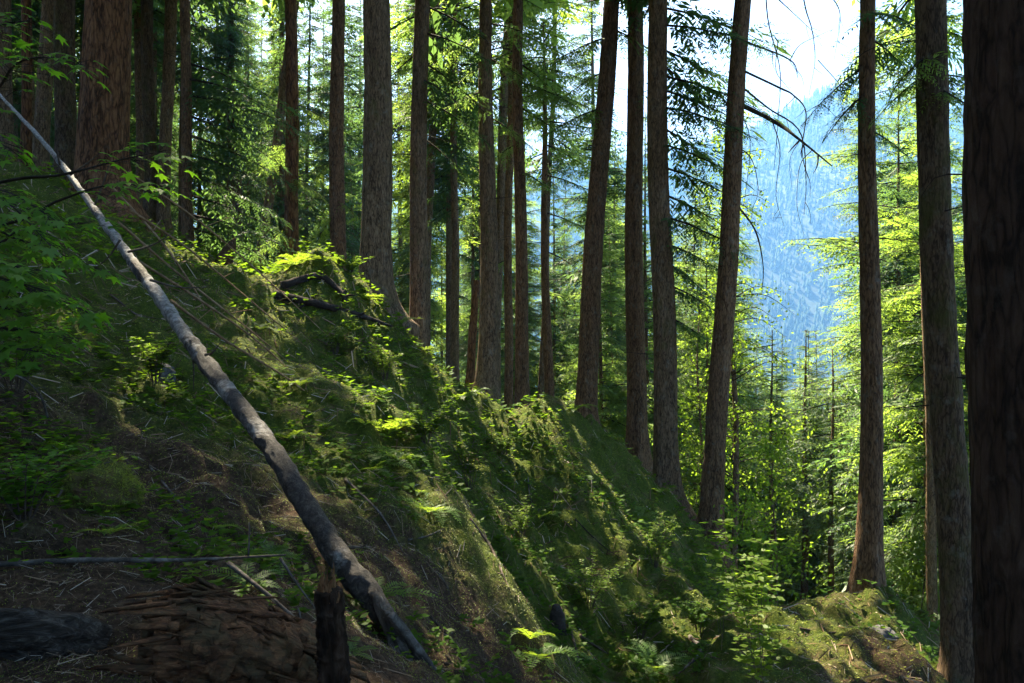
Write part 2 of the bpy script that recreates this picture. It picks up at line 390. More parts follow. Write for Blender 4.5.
def mountain_mat():
    k = N('mountain_ground'); v = k.coord(kind='Object')
    f = k.noise(v, .02, 8, .7)
    k.bsdf(k.ramp(f, [(.35, (.012, .022, .012)), (.6, (.020, .034, .016)), (.8, (.03, .046, .02))]), .95); return k.m
M['mountain'] = mountain_mat()
def cone_mat():
    k = N('far_trees'); a = k.attr('var')
    k.bsdf(k.mix(a, (.020, .040, .02), (.036, .062, .026)), .95, spec=.1); return k.m
M['far_tree'] = cone_mat()

# ------------------------------------------------------------------ ground sheet
def ground():
    a = np.concatenate([np.linspace(-180, -50, 90, endpoint=False), np.linspace(-50, 50, 760), np.linspace(50, 180, 91)[1:-1]])
    a = np.radians(a)
    r = np.concatenate([np.exp(np.linspace(math.log(.6), math.log(2.0), 16, endpoint=False)), np.exp(np.linspace(math.log(2.0), math.log(40), 500, endpoint=False)), np.exp(np.linspace(math.log(40), math.log(6000), 70))])
    A, R = np.meshgrid(a, r); X, Y = R*np.sin(A), R*np.cos(A)
    Z = height(X, Y)
    nr, na = X.shape
    moss = np.clip(.52+.9*(fbm(X*.35, Y*.35, 0, 44, 4)-.5)+.42*sstep(5.5, 9, Y)-.12*sstep(5, 3.5, Y)-.36*sstep(1.9, 2.6, X)*sstep(5.6, 4.6, X)*sstep(12, 10.8, Y), 0, 1)
    V = np.stack([X, Y, Z], -1).reshape(-1, 3); V = np.vstack([V, [0, 0, float(height(0, 0))]])
    i, j = np.meshgrid(np.arange(nr-1), np.arange(na), indexing='ij'); k = (j+1) % na
    Q = np.stack([i*na+j, i*na+k, (i+1)*na+k, (i+1)*na+j], -1).reshape(-1, 4)[:, ::-1]
    jj = np.arange(na); T = np.stack([np.full(na, nr*na), (jj+1) % na, jj], 1)
    o = obj('ground', mesh('ground', V, [Q, T], M['ground'], True, {'moss': np.append(moss.ravel(), .5)}), kind='structure')
    return o
ground()

# ------------------------------------------------------------------ the far mountain and its woods
MR = [(-900,260),(-300,250),(100,235),(380,215),(450,196),(560,172),(700,150),(760,126),(800,100),(835,88),(880,98),(960,112),(1100,70),(1400,40),(1900,120)]
def mountain():
    n, m = 150, 70
    px = np.linspace(-900, 1900, n); py = np.interp(px, [a for a, b in MR], [b for a, b in MR])
    D = 2300.0
    cx = (px-512)/F*D; cz = (341.5-py)/F*D
    cz = cz+28*(fbm(px*.02, px*0, 0, 71, 3)-.5)
    v = np.linspace(0, 1, m)
    X = np.repeat(cx[None], m, 0)*(0.55+.45*v[:, None]); Y = 900+(D-900)*v[:, None]+0*X
    prof = v**.85
    Z = -260+(cz[None]+260)*prof[:, None]
    w = (np.sin(np.pi*v)[:, None])
    Z = Z+w*170*(fbm(X*.0022+.0006*Y, Y*.0007, 0, 91, 4)-.5)+w*40*(fbm(X*.01, Y*.01, 0, 95, 3)-.5)
    # back side falls away
    Xb = cx[None]*np.array([[1.1], [1.2]]); Yb = np.array([[2700.], [3300.]])+0*Xb; Zb = np.array([[.6], [-.1]])*np.maximum(cz, 0)[None]-np.array([[0.], [260.]])
    X, Y, Z = np.vstack([X, Xb]), np.vstack([Y, Yb]), np.vstack([Z, Zb])
    V = np.stack([X, Y, Z], -1).reshape(-1, 3); mm = X.shape[0]
    i, j = np.meshgrid(np.arange(mm-1), np.arange(n-1), indexing='ij')
    Q = np.stack([i*n+j, i*n+j+1, (i+1)*n+j+1, (i+1)*n+j], -1).reshape(-1, 4)
    obj('mountain', mesh('mountain', V, [Q], M['mountain'], True), kind='structure')
    # the wood that covers it
    rng = np.random.default_rng(5); K = 34000
    fu = rng.uniform(.28, .93, K)*(n-1); fv = rng.uniform(.12, 1.0, K)**.8*(m-1.001)
    iu, iv = fu.astype(int), fv.astype(int); a, b = (fu-iu)[:, None], (fv-iv)[:, None]
    G = np.stack([X, Y, Z], -1)
    p = (G[iv, iu]*(1-a)+G[iv, np.minimum(iu+1, n-1)]*a)*(1-b)+(G[iv+1, iu]*(1-a)+G[iv+1, np.minimum(iu+1, n-1)]*a)*b
    hgt = rng.uniform(14, 30, K); rad = hgt*rng.uniform(.13, .2, K); var = rng.uniform(0, 1, K)
    Vs, Fs, As = [], [], []
    s = 5; th = np.linspace(0, 2*np.pi, s, endpoint=False)
    for lo, hi, rr in ((.05, .62, 1.0), (.45, 1.0, .62)):
        ring = p[:, None, :]+np.stack([np.cos(th)[None]*rad[:, None]*rr, np.sin(th)[None]*rad[:, None]*rr, np.repeat((hgt*lo)[:, None], s, 1)], -1)
        top = p+np.stack([0*hgt, 0*hgt, hgt*hi], 1)
        v_ = np.concatenate([ring, top[:, None]], 1); base = sum(len(x) for x in Vs)
        Vs.append(v_.reshape(-1, 3)); o = base+np.arange(K)[:, None, None]*(s+1)
        f = np.array([[q, (q+1) % s, s] for q in range(s)])[None]+o
        Fs.append(f.reshape(-1, 3)); As.append(np.repeat(var, s+1))
    obj('mountain_forest', mesh('mountain_forest', np.concatenate(Vs), [np.concatenate(Fs)], M['far_tree'], False, {'var': np.concatenate(As)}), kind='stuff',
        label='hazy blue conifer forest covering the far mountainside', cat='forest')
mountain()

# ------------------------------------------------------------------ foliage templates
def spray_template(rng, nside, nsub, wid=.24):
    """one needle-clad bough along +X of length 1; returns (n,4,3) quads"""
    q = []
    def diamond(p, d, l, w, up):
        d = d/np.linalg.norm(d); s = np.cross(d, up); s /= np.linalg.norm(s)+1e-9
        q.append([p, p+d*l*.45+s*w*l*.5, p+d*l, p+d*l*.45-s*w*l*.5])
    for i in range(nside):
        t = .10+.88*(i+rng.uniform(-.3, .3))/nside
        for sd in (-1, 1):
            if rng.random() < .12: continue
            c = np.array([t, 0.03*math.sin(t*9+sd), -.20*t*t])
            l = (.40*(1-t)**.75+.07)*rng.uniform(.7, 1.25)
            an = math.radians(rng.uniform(42, 68))
            d = np.array([math.cos(an), sd*math.sin(an), rng.uniform(-.75, .10)])
            for k in range(nsub):
                u = (k+.5)/nsub
                p = c+d*l*u+np.array([0, 0, -.30*l*u*u])
                sl = l*(.40*(1-u)+.15)*rng.uniform(.7, 1.2)*(3.6/nsub)**.8
                for s2 in ((-1, 1) if k < nsub-1 else (0,)):
                    a2 = s2*math.radians(rng.uniform(35, 60))
                    dd = np.array([d[0]*math.cos(a2)-d[1]*math.sin(a2), d[0]*math.sin(a2)+d[1]*math.cos(a2), d[2]+rng.uniform(-.5, .12)])
                    diamond(p, dd, sl, wid*rng.uniform(.8, 1.2), np.array([rng.uniform(-.5, .5), rng.uniform(-.5, .5), 1]))
    diamond(np.array([.86, 0, -.16]), np.array([1, 0, -.5]), .2, .2, np.array([0, 0, 1.]))
    return np.array(q)
_r = np.random.default_rng(3)
ULTRA = [spray_template(_r, 24, 10, .26) for _ in range(5)]
FINE = [spray_template(_r, 16, 7, .27) for _ in range(5)]
MED = [spray_template(_r, 12, 5, .32) for _ in range(5)]
COARSE = [spray_template(_r, 6, 3, .5) for _ in range(4)]

def bough(rng, T, base, az, length, pitch, wide=1.0, roll=0.0):
    q = T[rng.integers(len(T))].copy()
    q[..., 1] *= wide*(1 if rng.random() < .5 else -1); q = q*length
    cr, sr = math.cos(roll), math.sin(roll)
    y, z = q[..., 1].copy(), q[..., 2].copy(); q[..., 1], q[..., 2] = y*cr-z*sr, y*sr+z*cr
    cp, sp = math.cos(pitch), math.sin(pitch)
    x, z = q[..., 0].copy(), q[..., 2].copy(); q[..., 0], q[..., 2] = x*cp-z*sp, x*sp+z*cp
    ca, sa = math.cos(az), math.sin(az)
    x, y = q[..., 0].copy(), q[..., 1].copy(); q[..., 0], q[..., 1] = x*ca-y*sa, x*sa+y*ca
    return q+base
def bough_wood(base, az, length, pitch, r0):
    t = np.array([0, .3, .65, 1.0])*length
    x, z = t, -.20*(t/length)**2*length
    cp, sp = math.cos(pitch), math.sin(pitch)
    X, Z = x*cp-z*sp, x*sp+z*cp
    pts = np.stack([X*math.cos(az), X*math.sin(az), Z], 1)+base
    return tube(pts, [r0, r0*.7, r0*.4, .003], 4, 4, cap=False)

def crown(rng, axis, z0, z1, Lmax, T, per=4.2, step=.5, drop=.15, shape=1.0, low=None, droop=-.12, origin=None, cull=True):
    """boughs round the stem between heights z0 and z1 (local); axis(z) gives the stem's local x,y"""
    Q, A, wood = [], [], Acc()
    z = z0
    while z < z1-.3:
        f = (z-z0)/(z1-z0)
        L = Lmax*((1-f)**.8*.92+.08)*(min(1, .55+f*3) if shape else 1)
        for b in range(max(2, int(round(per*rng.uniform(.7, 1.3))))):
            if rng.random() < drop: continue
            az = rng.uniform(0, 2*np.pi); l = L*rng.uniform(.45, 1.2)*(.7+.6*noise3(math.cos(az)*1.2, math.sin(az)*1.2, z*.35, 3))
            pitch = droop+.55*f+rng.uniform(-.30, .24)
            zz = z+rng.uniform(0, step); ax = axis(zz)
            base = np.array([ax[0], ax[1], zz])
            tt = T if not callable(T) else T(zz)
            q = bough(rng, tt, base, az, l, pitch, rng.uniform(.85, 1.3), rng.uniform(-.45, .45))
            Q.append(q); A.append(np.full(len(q), rng.uniform(0, 1)))
            wood.add(*bough_wood(base, az, l*.95, pitch, .012+.008*l))
        z += step*rng.uniform(.8, 1.2)
    for (zz, az, l, pitch, tt) in (low or []):
        ax = axis(zz); base = np.array([ax[0], ax[1], zz])
        q = bough(rng, tt, base, az, l, pitch, rng.uniform(.9, 1.2), rng.uniform(-.2, .2))
        Q.append(q); A.append(np.full(len(q), rng.uniform(0, 1))); wood.add(*bough_wood(base, az, l*.95, pitch, .012+.008*l))
    Q = np.concatenate(Q); A = np.concatenate(A)
    if cull and origin is not None:
        keep = ~sun_gap(Q.mean(1)+np.asarray(origin)); Q, A = Q[keep], A[keep]
    return Q, A, wood
def quads_mesh(name, Q, A, mat):
    n = len(Q)
    return mesh(name, Q.reshape(-1, 3), [np.arange(n*4).reshape(n, 4)], mat, False, {'var': np.repeat(A, 4)})

def foliage(name, Q, A, wood, mat, wmat='dead_twig', more=None):
    n = len(Q); V = [Q.reshape(-1, 3)]; Fq = [np.arange(n*4).reshape(n, 4)]; at = [np.repeat(A, 4)]; off = n*4; tri = []
    for w in (wood, more):
        if w is None or not w.n: continue
        V.append(np.concatenate(w.V)); at.append(np.concatenate(w.A))
        for kk, fl in w.F.items():
            f = np.concatenate(fl)+off
            (Fq if kk == 4 else tri).append(f)
        off += w.n
    Fq = np.concatenate(Fq); fs = [Fq]; mi = np.ones(len(Fq), np.int32); mi[:n] = 0
    if tri: tri = np.concatenate(tri); fs.append(tri); mi = np.concatenate([mi, np.ones(len(tri), np.int32)])
    return mesh(name, np.concatenate(V), fs, None, False, {'var': np.concatenate(at)}, [mat, M[wmat]], mi)
def dead_sticks(rng, axis, z0, z1, n, lmax, rad):
    a = Acc()
    for i in range(n):
        zz = rng.uniform(z0, z1); az = rng.uniform(0, 2*np.pi); l = lmax*rng.uniform(.1, 1)**1.6
        ax = axis(zz); b = np.array([ax[0], ax[1], zz]); d = np.array([math.cos(az), math.sin(az), 0])
        k = rng.uniform(-.35, .15)
        pts = [b, b+d*l*.4+[0, 0, l*k*.3], b+d*l*.75+[rng.uniform(-.1, .1)*l, rng.uniform(-.1, .1)*l, l*k*.8], b+d*l+[0, 0, l*(k-.25)]]
        a.add(*tube(pts, [rad, rad*.7, rad*.4, rad*.15], 8, 4, cap=False))
        for s in range(rng.integers(0, 4)):
            t = rng.uniform(.3, .9); p = b+d*l*t+np.array([0, 0, l*k*t*.8]); aa = az+rng.choice([-1, 1])*rng.uniform(.5, 1.1)
            e = p+np.array([math.cos(aa), math.sin(aa), rng.uniform(-.6, .2)])*l*.35*(1.1-t)
            a.add(*tube([p, (p+e)/2+[0, 0, .02], e], [rad*.4, rad*.25, rad*.1], 4, 3, cap=False))
    return a

def trunk_mesh(name, axis, r_fn, zlo, zhi, segs, dz, amp, fr, seed, mat, dz_top=.8, vis=14):
    z = np.concatenate([np.arange(zlo, min(vis, zhi), dz), np.arange(min(vis, zhi), zhi, dz_top), [zhi]])
    th = np.linspace(0, 2*np.pi, segs, endpoint=False); c, s = np.cos(th)[None], np.sin(th)[None]
    zz = z[:, None]; r = np.array([r_fn(q) for q in z])[:, None]
    R0 = r_fn(2.0)
    n1 = noise3(c*R0*fr+50, s*R0*fr+50, zz*fr*.14, seed); n2 = noise3(c*R0*fr*2.2, s*R0*fr*2.2, zz*fr*.3, seed+9)
    rid = (1-np.abs(2*n1-1)*1.7)*.6+(n2-.5)*.8
    lob = (noise3(c*1.3+7, s*1.3+7, zz*.25, seed+4)-.5)*.12
    flare = np.exp(-np.maximum(zz, -.3)*2.2)*(.45+1.6*np.maximum(0, noise3(c*1.6+20, s*1.6+20, 0*zz, seed+2)-.35))
    rr = r*(1+lob+flare)+amp*rid
    ax = np.array([axis(q) for q in z])
    V = np.stack([ax[:, 0:1]+rr*c, ax[:, 1:2]+rr*s, zz+0*c], -1).reshape(-1, 3); n = len(z)
    i, j = np.meshgrid(np.arange(n-1), np.arange(segs), indexing='ij'); k = (j+1) % segs
    Q = np.stack([i*segs+j, i*segs+k, (i+1)*segs+k, (i+1)*segs+j], -1).reshape(-1, 4)
    V = np.vstack([V, [ax[-1][0], ax[-1][1], zhi+r_fn(zhi)*.5]]); jj = np.arange(segs)
    T = np.stack([np.full(segs, len(V)-1), (n-1)*segs+jj, (n-1)*segs+(jj+1) % segs], 1)
    return mesh(name, V, [Q, T], mat, True)

# ------------------------------------------------------------------ the trunks one can tell apart
# (name, label, px at top edge, px at base, distance, width px near base, width px at top, height m, crown base above eye, bark, options)
TREES = [
 ('conifer', 'partly cut off brown trunk at the far left edge behind maple leaves', 3, 5, 18, 17, 15, 30, 9, 'bark_grey', {}),
 ('conifer', 'slim reddish trunk left of the grey pair, near the left edge', 34, 27, 20, 9, 9, 24, 11, 'bark_red', {'curve': .25}),
 ('conifer', 'grey-brown trunk between the slim reddish trunk and the mossy grey trunk', 48, 40, 22, 14, 14, 30, 10, 'bark_grey', {}),
 ('conifer', 'straight mossy grey trunk just left of the thick red-brown fir', 65, 65, 19, 19, 18, 30, 10, 'bark_mossy', {}),
 ('old_fir', 'thickest old fir with deeply furrowed red-brown bark on the left slope', 110, 103, 16, 46, 41, 38, 10, 'bark_red', {'L': 5.2, 'amp': .055, 'fr': 6}),
 ('conifer', 'thin trunk right beside the thick red-brown fir, left of a close pair', 140, 140, 26, 9, 8, 28, 10, 'bark_grey', {}),
 ('conifer', 'thin straight trunk, second right of the thick red-brown fir', 150, 150, 24, 12, 11, 28, 11, 'bark_mossy', {}),
 ('conifer', 'pinkish grey trunk tilting slightly left at its foot, in the dark wood', 171, 163, 24, 12, 11, 30, 11, 'bark_grey', {}),
 ('conifer', 'slender knotty trunk with dark hemlock boughs on its right side', 186, 189, 20, 11, 9, 27, 10, 'bark_brown', {'boughs': [(7.0, .2, 3.0, -.2), (6.6, -.3, 3.0, -.2), (4.7, -.3, 2.8, -.2), (3.7, .3, 3.0, -.2), (2.9, .5, 2.6, -.2), (1.9, .1, 2.4, -.2), (5.7, .6, 2.8, -.2), (5.2, .15, 3.0, -.25), (3.2, -.05, 3.2, -.15), (4.2, .5, 2.8, -.2), (2.4, -.2, 2.4, -.2), (6.2, .1, 3.2, -.1)], 'bmat': 'needles_dark', 'sticks': 16}),
 ('conifer', 'leaning thin trunk between the dark wood and the reddish sunlit trunk', 296, 258, 27, 10, 7, 22, 10, 'bark_grey', {}),
 ('conifer', 'reddish trunk rising straight behind the mossy crest top', 293, 293, 24, 14, 11, 30, 11, 'bark_red', {'boughs': [(6, 2.6, 1.6, -.3), (5, -.4, 1.5, -.4), (3.4, 3.4, 1.6, -.5), (7.2, .2, 1.8, -.3)], 'bmat': 'needles'}),
 ('conifer', 'brown trunk with yellow-green sprays on its left, left of the thick grey trunk', 336, 337, 20, 16, 12, 30, 10, 'bark_brown', {'boughs': [(1.6, 2.9, 1.0, -.7), (2.4, 3.3, 1.1, -.8), (3.3, 2.7, 1.2, -.7), (.9, 3.1, .9, -.9), (4.6, 3.0, 1.1, -.6), (3.6, -.2, .8, -.6)], 'bmat': 'needles_bright', 'sticks': 8}),
 ('fir', 'thick straight grey-brown trunk standing behind the left mossy crest', 374.5, 376, 15.8, 31, 25, 36, 10.5, 'bark_grey', {'amp': .02}),
 ('conifer', 'straight grey trunk, second along the ridge from the thick grey one', 419, 416.5, 17, 19, 14, 32, 9.5, 'bark_grey', {'boughs': [(7.2, .2, 2.2, -.3), (6.6, -.4, 2.0, -.3), (6.0, .5, 2.0, -.35), (5.2, .0, 1.9, -.4), (7.0, 3.0, 1.8, -.3), (6.2, 2.7, 1.5, -.4), (4.4, .3, 1.5, -.5), (5.6, -.8, 1.8, -.4)], 'bmat': 'needles_dark'}),
 ('conifer', 'thin trunk leaning out from behind the second ridge trunk', 437, 424, 28, 9, 7, 26, 9, 'bark_grey', {}),
 ('conifer', 'slender pale trunk with many short bare twigs, standing in the bright gap', 454.5, 456, 27, 9, 5, 24, 8, 'bark_grey', {'sticks': 40, 'boughs': [(3, 0, 1.4, -.3), (4.5, 2.8, 1.6, -.3), (6, .4, 1.6, -.25), (5.2, 3.5, 1.4, -.3), (1.6, .1, 1.3, -.3)], 'bmat': 'needles_dark'}),
 ('fir', 'straight grey trunk at the low saddle of the ridge', 484, 488.5, 19, 20, 11.5, 34, 11, 'bark_grey', {'boughs': [(7.4, 2.9, 1.8, -.3), (6.8, .3, 1.8, -.3), (7.6, -.4, 2.0, -.25), (6.0, 3.4, 1.6, -.35), (5.4, .1, 1.4, -.4)], 'bmat': 'needles'}),
 ('conifer', 'thin grey trunk showing just right of the saddle trunk, leaning', 508, 494, 29, 10, 8, 28, 9, 'bark_grey', {}),
 ('conifer', 'narrow trunk immediately left of the dark pole-like ridge trunk', 513, 508, 25, 9, 7, 28, 9, 'bark_brown', {'boughs': [(4, 0.3, 1.3, -.4), (2.6, 2.9, 1.2, -.4)], 'bmat': 'needles_bright'}),
 ('conifer', 'dark pole-like trunk on the ridge right of the saddle', 519.5, 524, 19.6, 14, 9, 32, 10, 'bark_brown', {'boughs': [(7.6, .2, 2.2, -.25), (7.2, 3.0, 2.0, -.3), (6.4, -.4, 2.0, -.3), (6.9, .6, 2.0, -.3), (5.8, .3, 1.8, -.35), (4.9, 2.8, 1.4, -.4), (4.2, 0, 1.4, -.4)], 'bmat': 'needles'}),
 ('dead_conifer', 'thin dark trunk bristling with bare drooping branches under a few thin green boughs', 544, 549.5, 21, 11, 6, 11.5, 8.2, 'bark_brown', {'sticks': 46, 'slen': 1.9, 'boughs': [(6.6, .2, 1.9, -.15), (5.8, -.3, 2.1, -.1), (5.2, .5, 1.9, -.2), (7.2, .1, 1.7, -.1), (4.4, .0, 1.8, -.2), (6.0, 3.1, 1.5, -.2), (3.4, -.2, 1.6, -.25), (2.4, .3, 1.4, -.3)], 'bmat': 'needles'}),
 ('conifer', 'pale narrow trunk leaning behind the bristling dark trunk', 556, 538, 31, 6, 4, 20, 8, 'bark_grey', {}),
 ('conifer', 'stout trunk leaning strongly right as it rises from the second hump', 613, 583, 19, 21, 15, 32, 10.5, 'bark_brown', {'boughs': [(7.3, 3.0, 2.2, -.25), (6.5, 2.7, 2.0, -.3), (5.6, 3.3, 1.9, -.3), (7.5, .2, 1.8, -.3)], 'bmat': 'needles', 'sticks': 9, 'amp': .017}),
 ('fir', 'straight brown trunk, left one of the close pair on the right end of the ridge', 635.5, 636, 19, 20, 15, 33, 10, 'bark_brown', {}),
 ('fir', 'straight brown trunk, right one of the close pair on the right end of the ridge', 657.5, 668, 17.6, 24, 18, 34, 9.5, 'bark_grey', {'boughs': [(7.4, .0, 3.0, -.15), (7.0, -.5, 2.8, -.2), (6.2, .7, 2.6, -.2), (5.2, -.6, 2.6, -.25), (4.8, .5, 2.6, -.25), (3.9, .05, 2.5, -.25), (2.8, -.4, 2.3, -.3), (1.8, .5, 2.0, -.35), (.6, .1, 1.7, -.4), (5.9, -.1, 3.0, -.2), (5.6, .1, 2.6, -.2), (4.4, -.3, 2.3, -.3), (3.3, .3, 2.5, -.25), (6.5, .4, 2.8, -.15), (2.2, -.1, 1.8, -.3), (1.3, .2, 1.8, -.3)], 'bmat': 'needles_dark', 'amp': .017}),
 ('conifer', 'trunk leaning right with long black bare limbs hanging on its right', 744.5, 711, 17, 22, 15, 30, 10, 'bark_brown', {'amp': .017}),
 ('fir', 'straight warm brown trunk standing on the brown mound in front of the valley', 864, 869, 11.2, 23, 14, 30, 7.2, 'bark_brown', {'boughs': [(3.9, 2.6, 1.2, -.5), (4.3, .3, 1.2, -.4), (3.5, 3.4, 1.0, -.6), (4.6, -1.5, 1.3, -.3), (4.2, 1.2, 1.3, -.3), (3.0, -.3, .7, -.5)], 'bmat': 'needles_dark', 'amp': .013, 'sticks': 5}),
 ('fir', 'thick mossy trunk curving up beside the right edge trunk', 937, 963, 9.4, 32, 27, 32, 6.0, 'bark_mossy', {'curve': .1, 'boughs': [(3.2, 2.6, .9, -.5), (3.4, 3.6, 1.0, -.5), (3.0, -1.2, .8, -.5), (3.7, -.2, .9, -.3), (2.4, .2, .6, -.5)], 'bmat': 'needles_bright', 'amp': .017}),
 ('conifer', 'thin straight trunk half hidden behind the thick mossy trunk', 921, 936, 20, 10, 8, 28, 6, 'bark_grey', {}),
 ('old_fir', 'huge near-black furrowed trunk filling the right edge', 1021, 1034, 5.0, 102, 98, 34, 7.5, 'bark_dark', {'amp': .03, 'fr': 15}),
 ('conifer', 'slim trunk with a bare lower stem, left of the warm brown mound trunk', 836, 830, 30, 7, 5, 24, -7, 'bark_brown', {'sticks': 16, 'top_row': 350}),
 ('conifer', 'slim dark trunk in the bright valley below the mountain gap', 806, 805, 36, 8, 6, 22, -8, 'bark_brown', {'top_row': 330}),
 ('conifer', 'thin pale trunk right of the leaning trunk with hanging black limbs', 772, 770, 32, 6, 5, 20, -7, 'bark_grey', {'top_row': 330}),
]
TINFO = []
def add_tree(i, name, label, pt, pb, d, wb, wt, H, cb, bk, o):
    rng = np.random.default_rng(100+i)
    xb, xt = (pb-512)/F*d, (pt-512)/F*d; zt = 341.5/F*d
    zb = float(height(xb, d)); lean = (xt-xb)/(zt-zb)
    if 'top_row' in o: H = (341.5-o['top_row'])/F*d-zb
    if 'curve' in o: cv = o['curve']
    else: cv = rng.uniform(-.06, .06)
    ph = rng.uniform(0, 6)
    def axis(z):
        w = cv*math.sin(min(z, 14)/14*math.pi)*(1 if z > 0 else 0)
        return (lean*z*(1 if z < 12 else 1)-w+.03*math.sin(z*.8+ph), .02*math.sin(z*.6+ph*2))
    rb, rt = wb/F*d/2, wt/F*d/2; zv = zt-zb
    def rfn(z):
        if z <= zv: return rb+(rt-rb)*max(z, 0)/zv*1.0
        return max(.03, rt*(1-(z-zv)/max(.5, H-zv))**.8) if H > zv else .03
    if H <= zv: rfn = lambda z: max(.015, rb*(1-max(z, 0)/H)**.7)
    t = empty(name, (xb, d, zb), label, 'tree', 'tree trunks standing along the ridge' if 340 < pb < 720 else None)
    amp = o.get('amp', .013)
    near = d < 19 or wb > 18
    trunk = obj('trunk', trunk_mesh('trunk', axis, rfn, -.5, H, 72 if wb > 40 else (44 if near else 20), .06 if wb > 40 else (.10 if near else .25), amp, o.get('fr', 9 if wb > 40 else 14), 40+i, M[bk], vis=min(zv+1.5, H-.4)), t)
    cz0 = cb-zb-(1.8 if 340 < pb < 700 else 0); sticks_ = None; ns = o.get('sticks', 9 if d > 9 else 3)
    if ns: sticks_ = dead_sticks(rng, axis, max(1.5, (zv*.25)), min(zv*1.05, H*.95), ns, o.get('slen', 1.3), .011 if d < 24 else .013)
    if H > cz0+2:
        low = []
        Lm = o.get('L', min(3.6, 1.6+H*.06)); bm = M[o.get('bmat', ['needles', 'needles_dark'][i % 2])]
        tf = lambda zz: FINE if zz+zb < zt*1.0+.6 else COARSE
        Q, A, wood = crown(rng, axis, cz0, H, Lm, tf, per=4.4, step=.55, drop=.2, origin=(xb, d, zb), droop=-.2)
        obj('crown', foliage('crown', Q, A, wood, bm, 'dead_dark', sticks_), t); sticks_ = None
    if 'boughs' in o:
        Q, A, wood = crown(rng, axis, 1, 1, 1, FINE, low=[(zz-zb, az, l, p, ULTRA) for zz, az, l, p in o['boughs']], origin=(xb, d, zb))
        obj('low_boughs', foliage('low_boughs', Q, A, wood, M[o.get('bmat', 'needles')], 'dead_dark', sticks_), t); sticks_ = None
    if sticks_ is not None: obj('dead_branches', sticks_.mesh('dead_branches', M['dead_dark'], True), t)
    TINFO.append((pb, d, label, t, axis)); return t
_byl = {}
for i, T_ in enumerate(TREES): _byl[T_[1]] = add_tree(i, *T_)

# the black bare limbs hanging from the leaning trunk on the right
def bare_limbs():
    t = [v for k, v in _byl.items() if 'black bare limbs' in k][0]; o = np.array(t.location); d = 17.0
    L = [([(745,108),(775,122),(800,140),(832,166)], .045), ([(750,74),(780,88),(793,95),(806,112),(802,150),(808,178)], .02), ([(751,45),(790,60),(798,78)], .02),
         ([(748,90),(768,108),(800,132),(806,180),(804,215)], .018), ([(765,-30),(768,20),(780,70),(778,120),(774,170)], .014), ([(800,-20),(806,10),(812,30),(815,60),(809,95)], .014),
         ([(768,-10),(790,10),(822,40)], .014), ([(778,40),(776,70),(785,84),(790,90)], .01), ([(826,-10),(840,14),(834,60)], .012), ([(738,205),(755,230),(763,265),(762,292)], .02),
         ([(812,150),(800,166),(797,205),(804,235)], .009), ([(772,120),(780,150),(776,195),(784,226)], .01), ([(800,140),(790,160),(792,190)], .007), ([(757,114),(750,140),(746,190),(742,215)], .009),
         ([(818,60),(840,85),(847,100),(842,118)], .008), ([(806,112),(822,105),(838,118),(845,110)], .006), ([(790,60),(800,45),(820,35),(836,28)], .009), ([(735,150),(752,160),(758,190),(752,210)], .012)]
    rng = np.random.default_rng(8)
    for k, (pts, r) in enumerate(L):
        if pts[0][0] < 760 and pts[0][1] < 215: pts[0] = (744.5-.0626*pts[0][1]+2, pts[0][1]-4)
        r *= 1.25
        w = [P(x, y, d-.05+rng.uniform(-.6, .2)*(j > 0))-o for j, (x, y) in enumerate(pts)]
        a = Acc(); a.add(*tube(w, [r, r*.75, r*.45, r*.2], 22, 6, amp=r*.15, fr=20, cap=True))
        c = catmull(w, 22)
        for s in range(4 if r > .009 else 2):
            q = c[rng.integers(5, 21)]; e = q+np.array([rng.uniform(-.3, .3), rng.uniform(-.2, .2), rng.uniform(-.55, .1)])
            a.add(*tube([q, (q+e)/2+rng.uniform(-.05, .05, 3), e], [r*.35, r*.25, r*.1], 6, 4, cap=False))
        obj('bare_limb', a.mesh('bare_limb', M['dead_dark'], True), t)
bare_limbs()

# ------------------------------------------------------------------ background trees, built once per kind and copied
def proto(name, seed, H, rb, cb, Lmax, T, mat, bk, sticks=0, per=6.0, step=.42, drop=.15):
    rng = np.random.default_rng(seed); t = empty(name, (0, 0, 0), 'x', 'tree')
    ph = rng.uniform(0, 6)
    axis = lambda z: (.06*math.sin(z*.25+ph), .06*math.sin(z*.2+ph*2))
    rfn = lambda z: max(.02, rb*(1-max(0, z)/H)**.8)
    obj('trunk', trunk_mesh('trunk', axis, rfn, -.8, H, 14, .5, .008, 12, seed, M[bk], vis=H*.6), t)
    Q, A, wood = crown(rng, axis, cb, H, Lmax, T, per=per, step=step, drop=drop, cull=False)
    obj('crown', foliage('crown', Q, A, wood, M[mat], 'dead_dark', dead_sticks(rng, axis, 1.5, cb+2, sticks, 1.5, .013) if sticks else None), t)
    return t
SHORT = [(27, 'slim reddish trunk'), (65, 'mossy grey trunk'), (99, 'thick red-brown fir'), (163, 'pinkish grey trunk'), (189, 'slender knotty trunk'), (258, 'leaning thin trunk'), (293, 'reddish crest trunk'), (337, 'trunk with yellow-green sprays'),
         (376, 'thick grey crest trunk'), (416, 'second ridge trunk'), (456, 'slender twiggy trunk'), (488, 'saddle trunk'), (524, 'dark pole-like trunk'), (549, 'bristling dark trunk'), (590, 'stout leaning trunk'), (636, 'left pair trunk'), (668, 'right pair trunk'),
         (725, 'trunk with hanging black limbs'), (770, 'thin pale valley trunk'), (805, 'slim dark valley trunk'), (830, 'slim bare-stemmed trunk'), (867, 'warm brown mound trunk'), (945, 'thick mossy trunk'), (990, 'huge near-black trunk')]
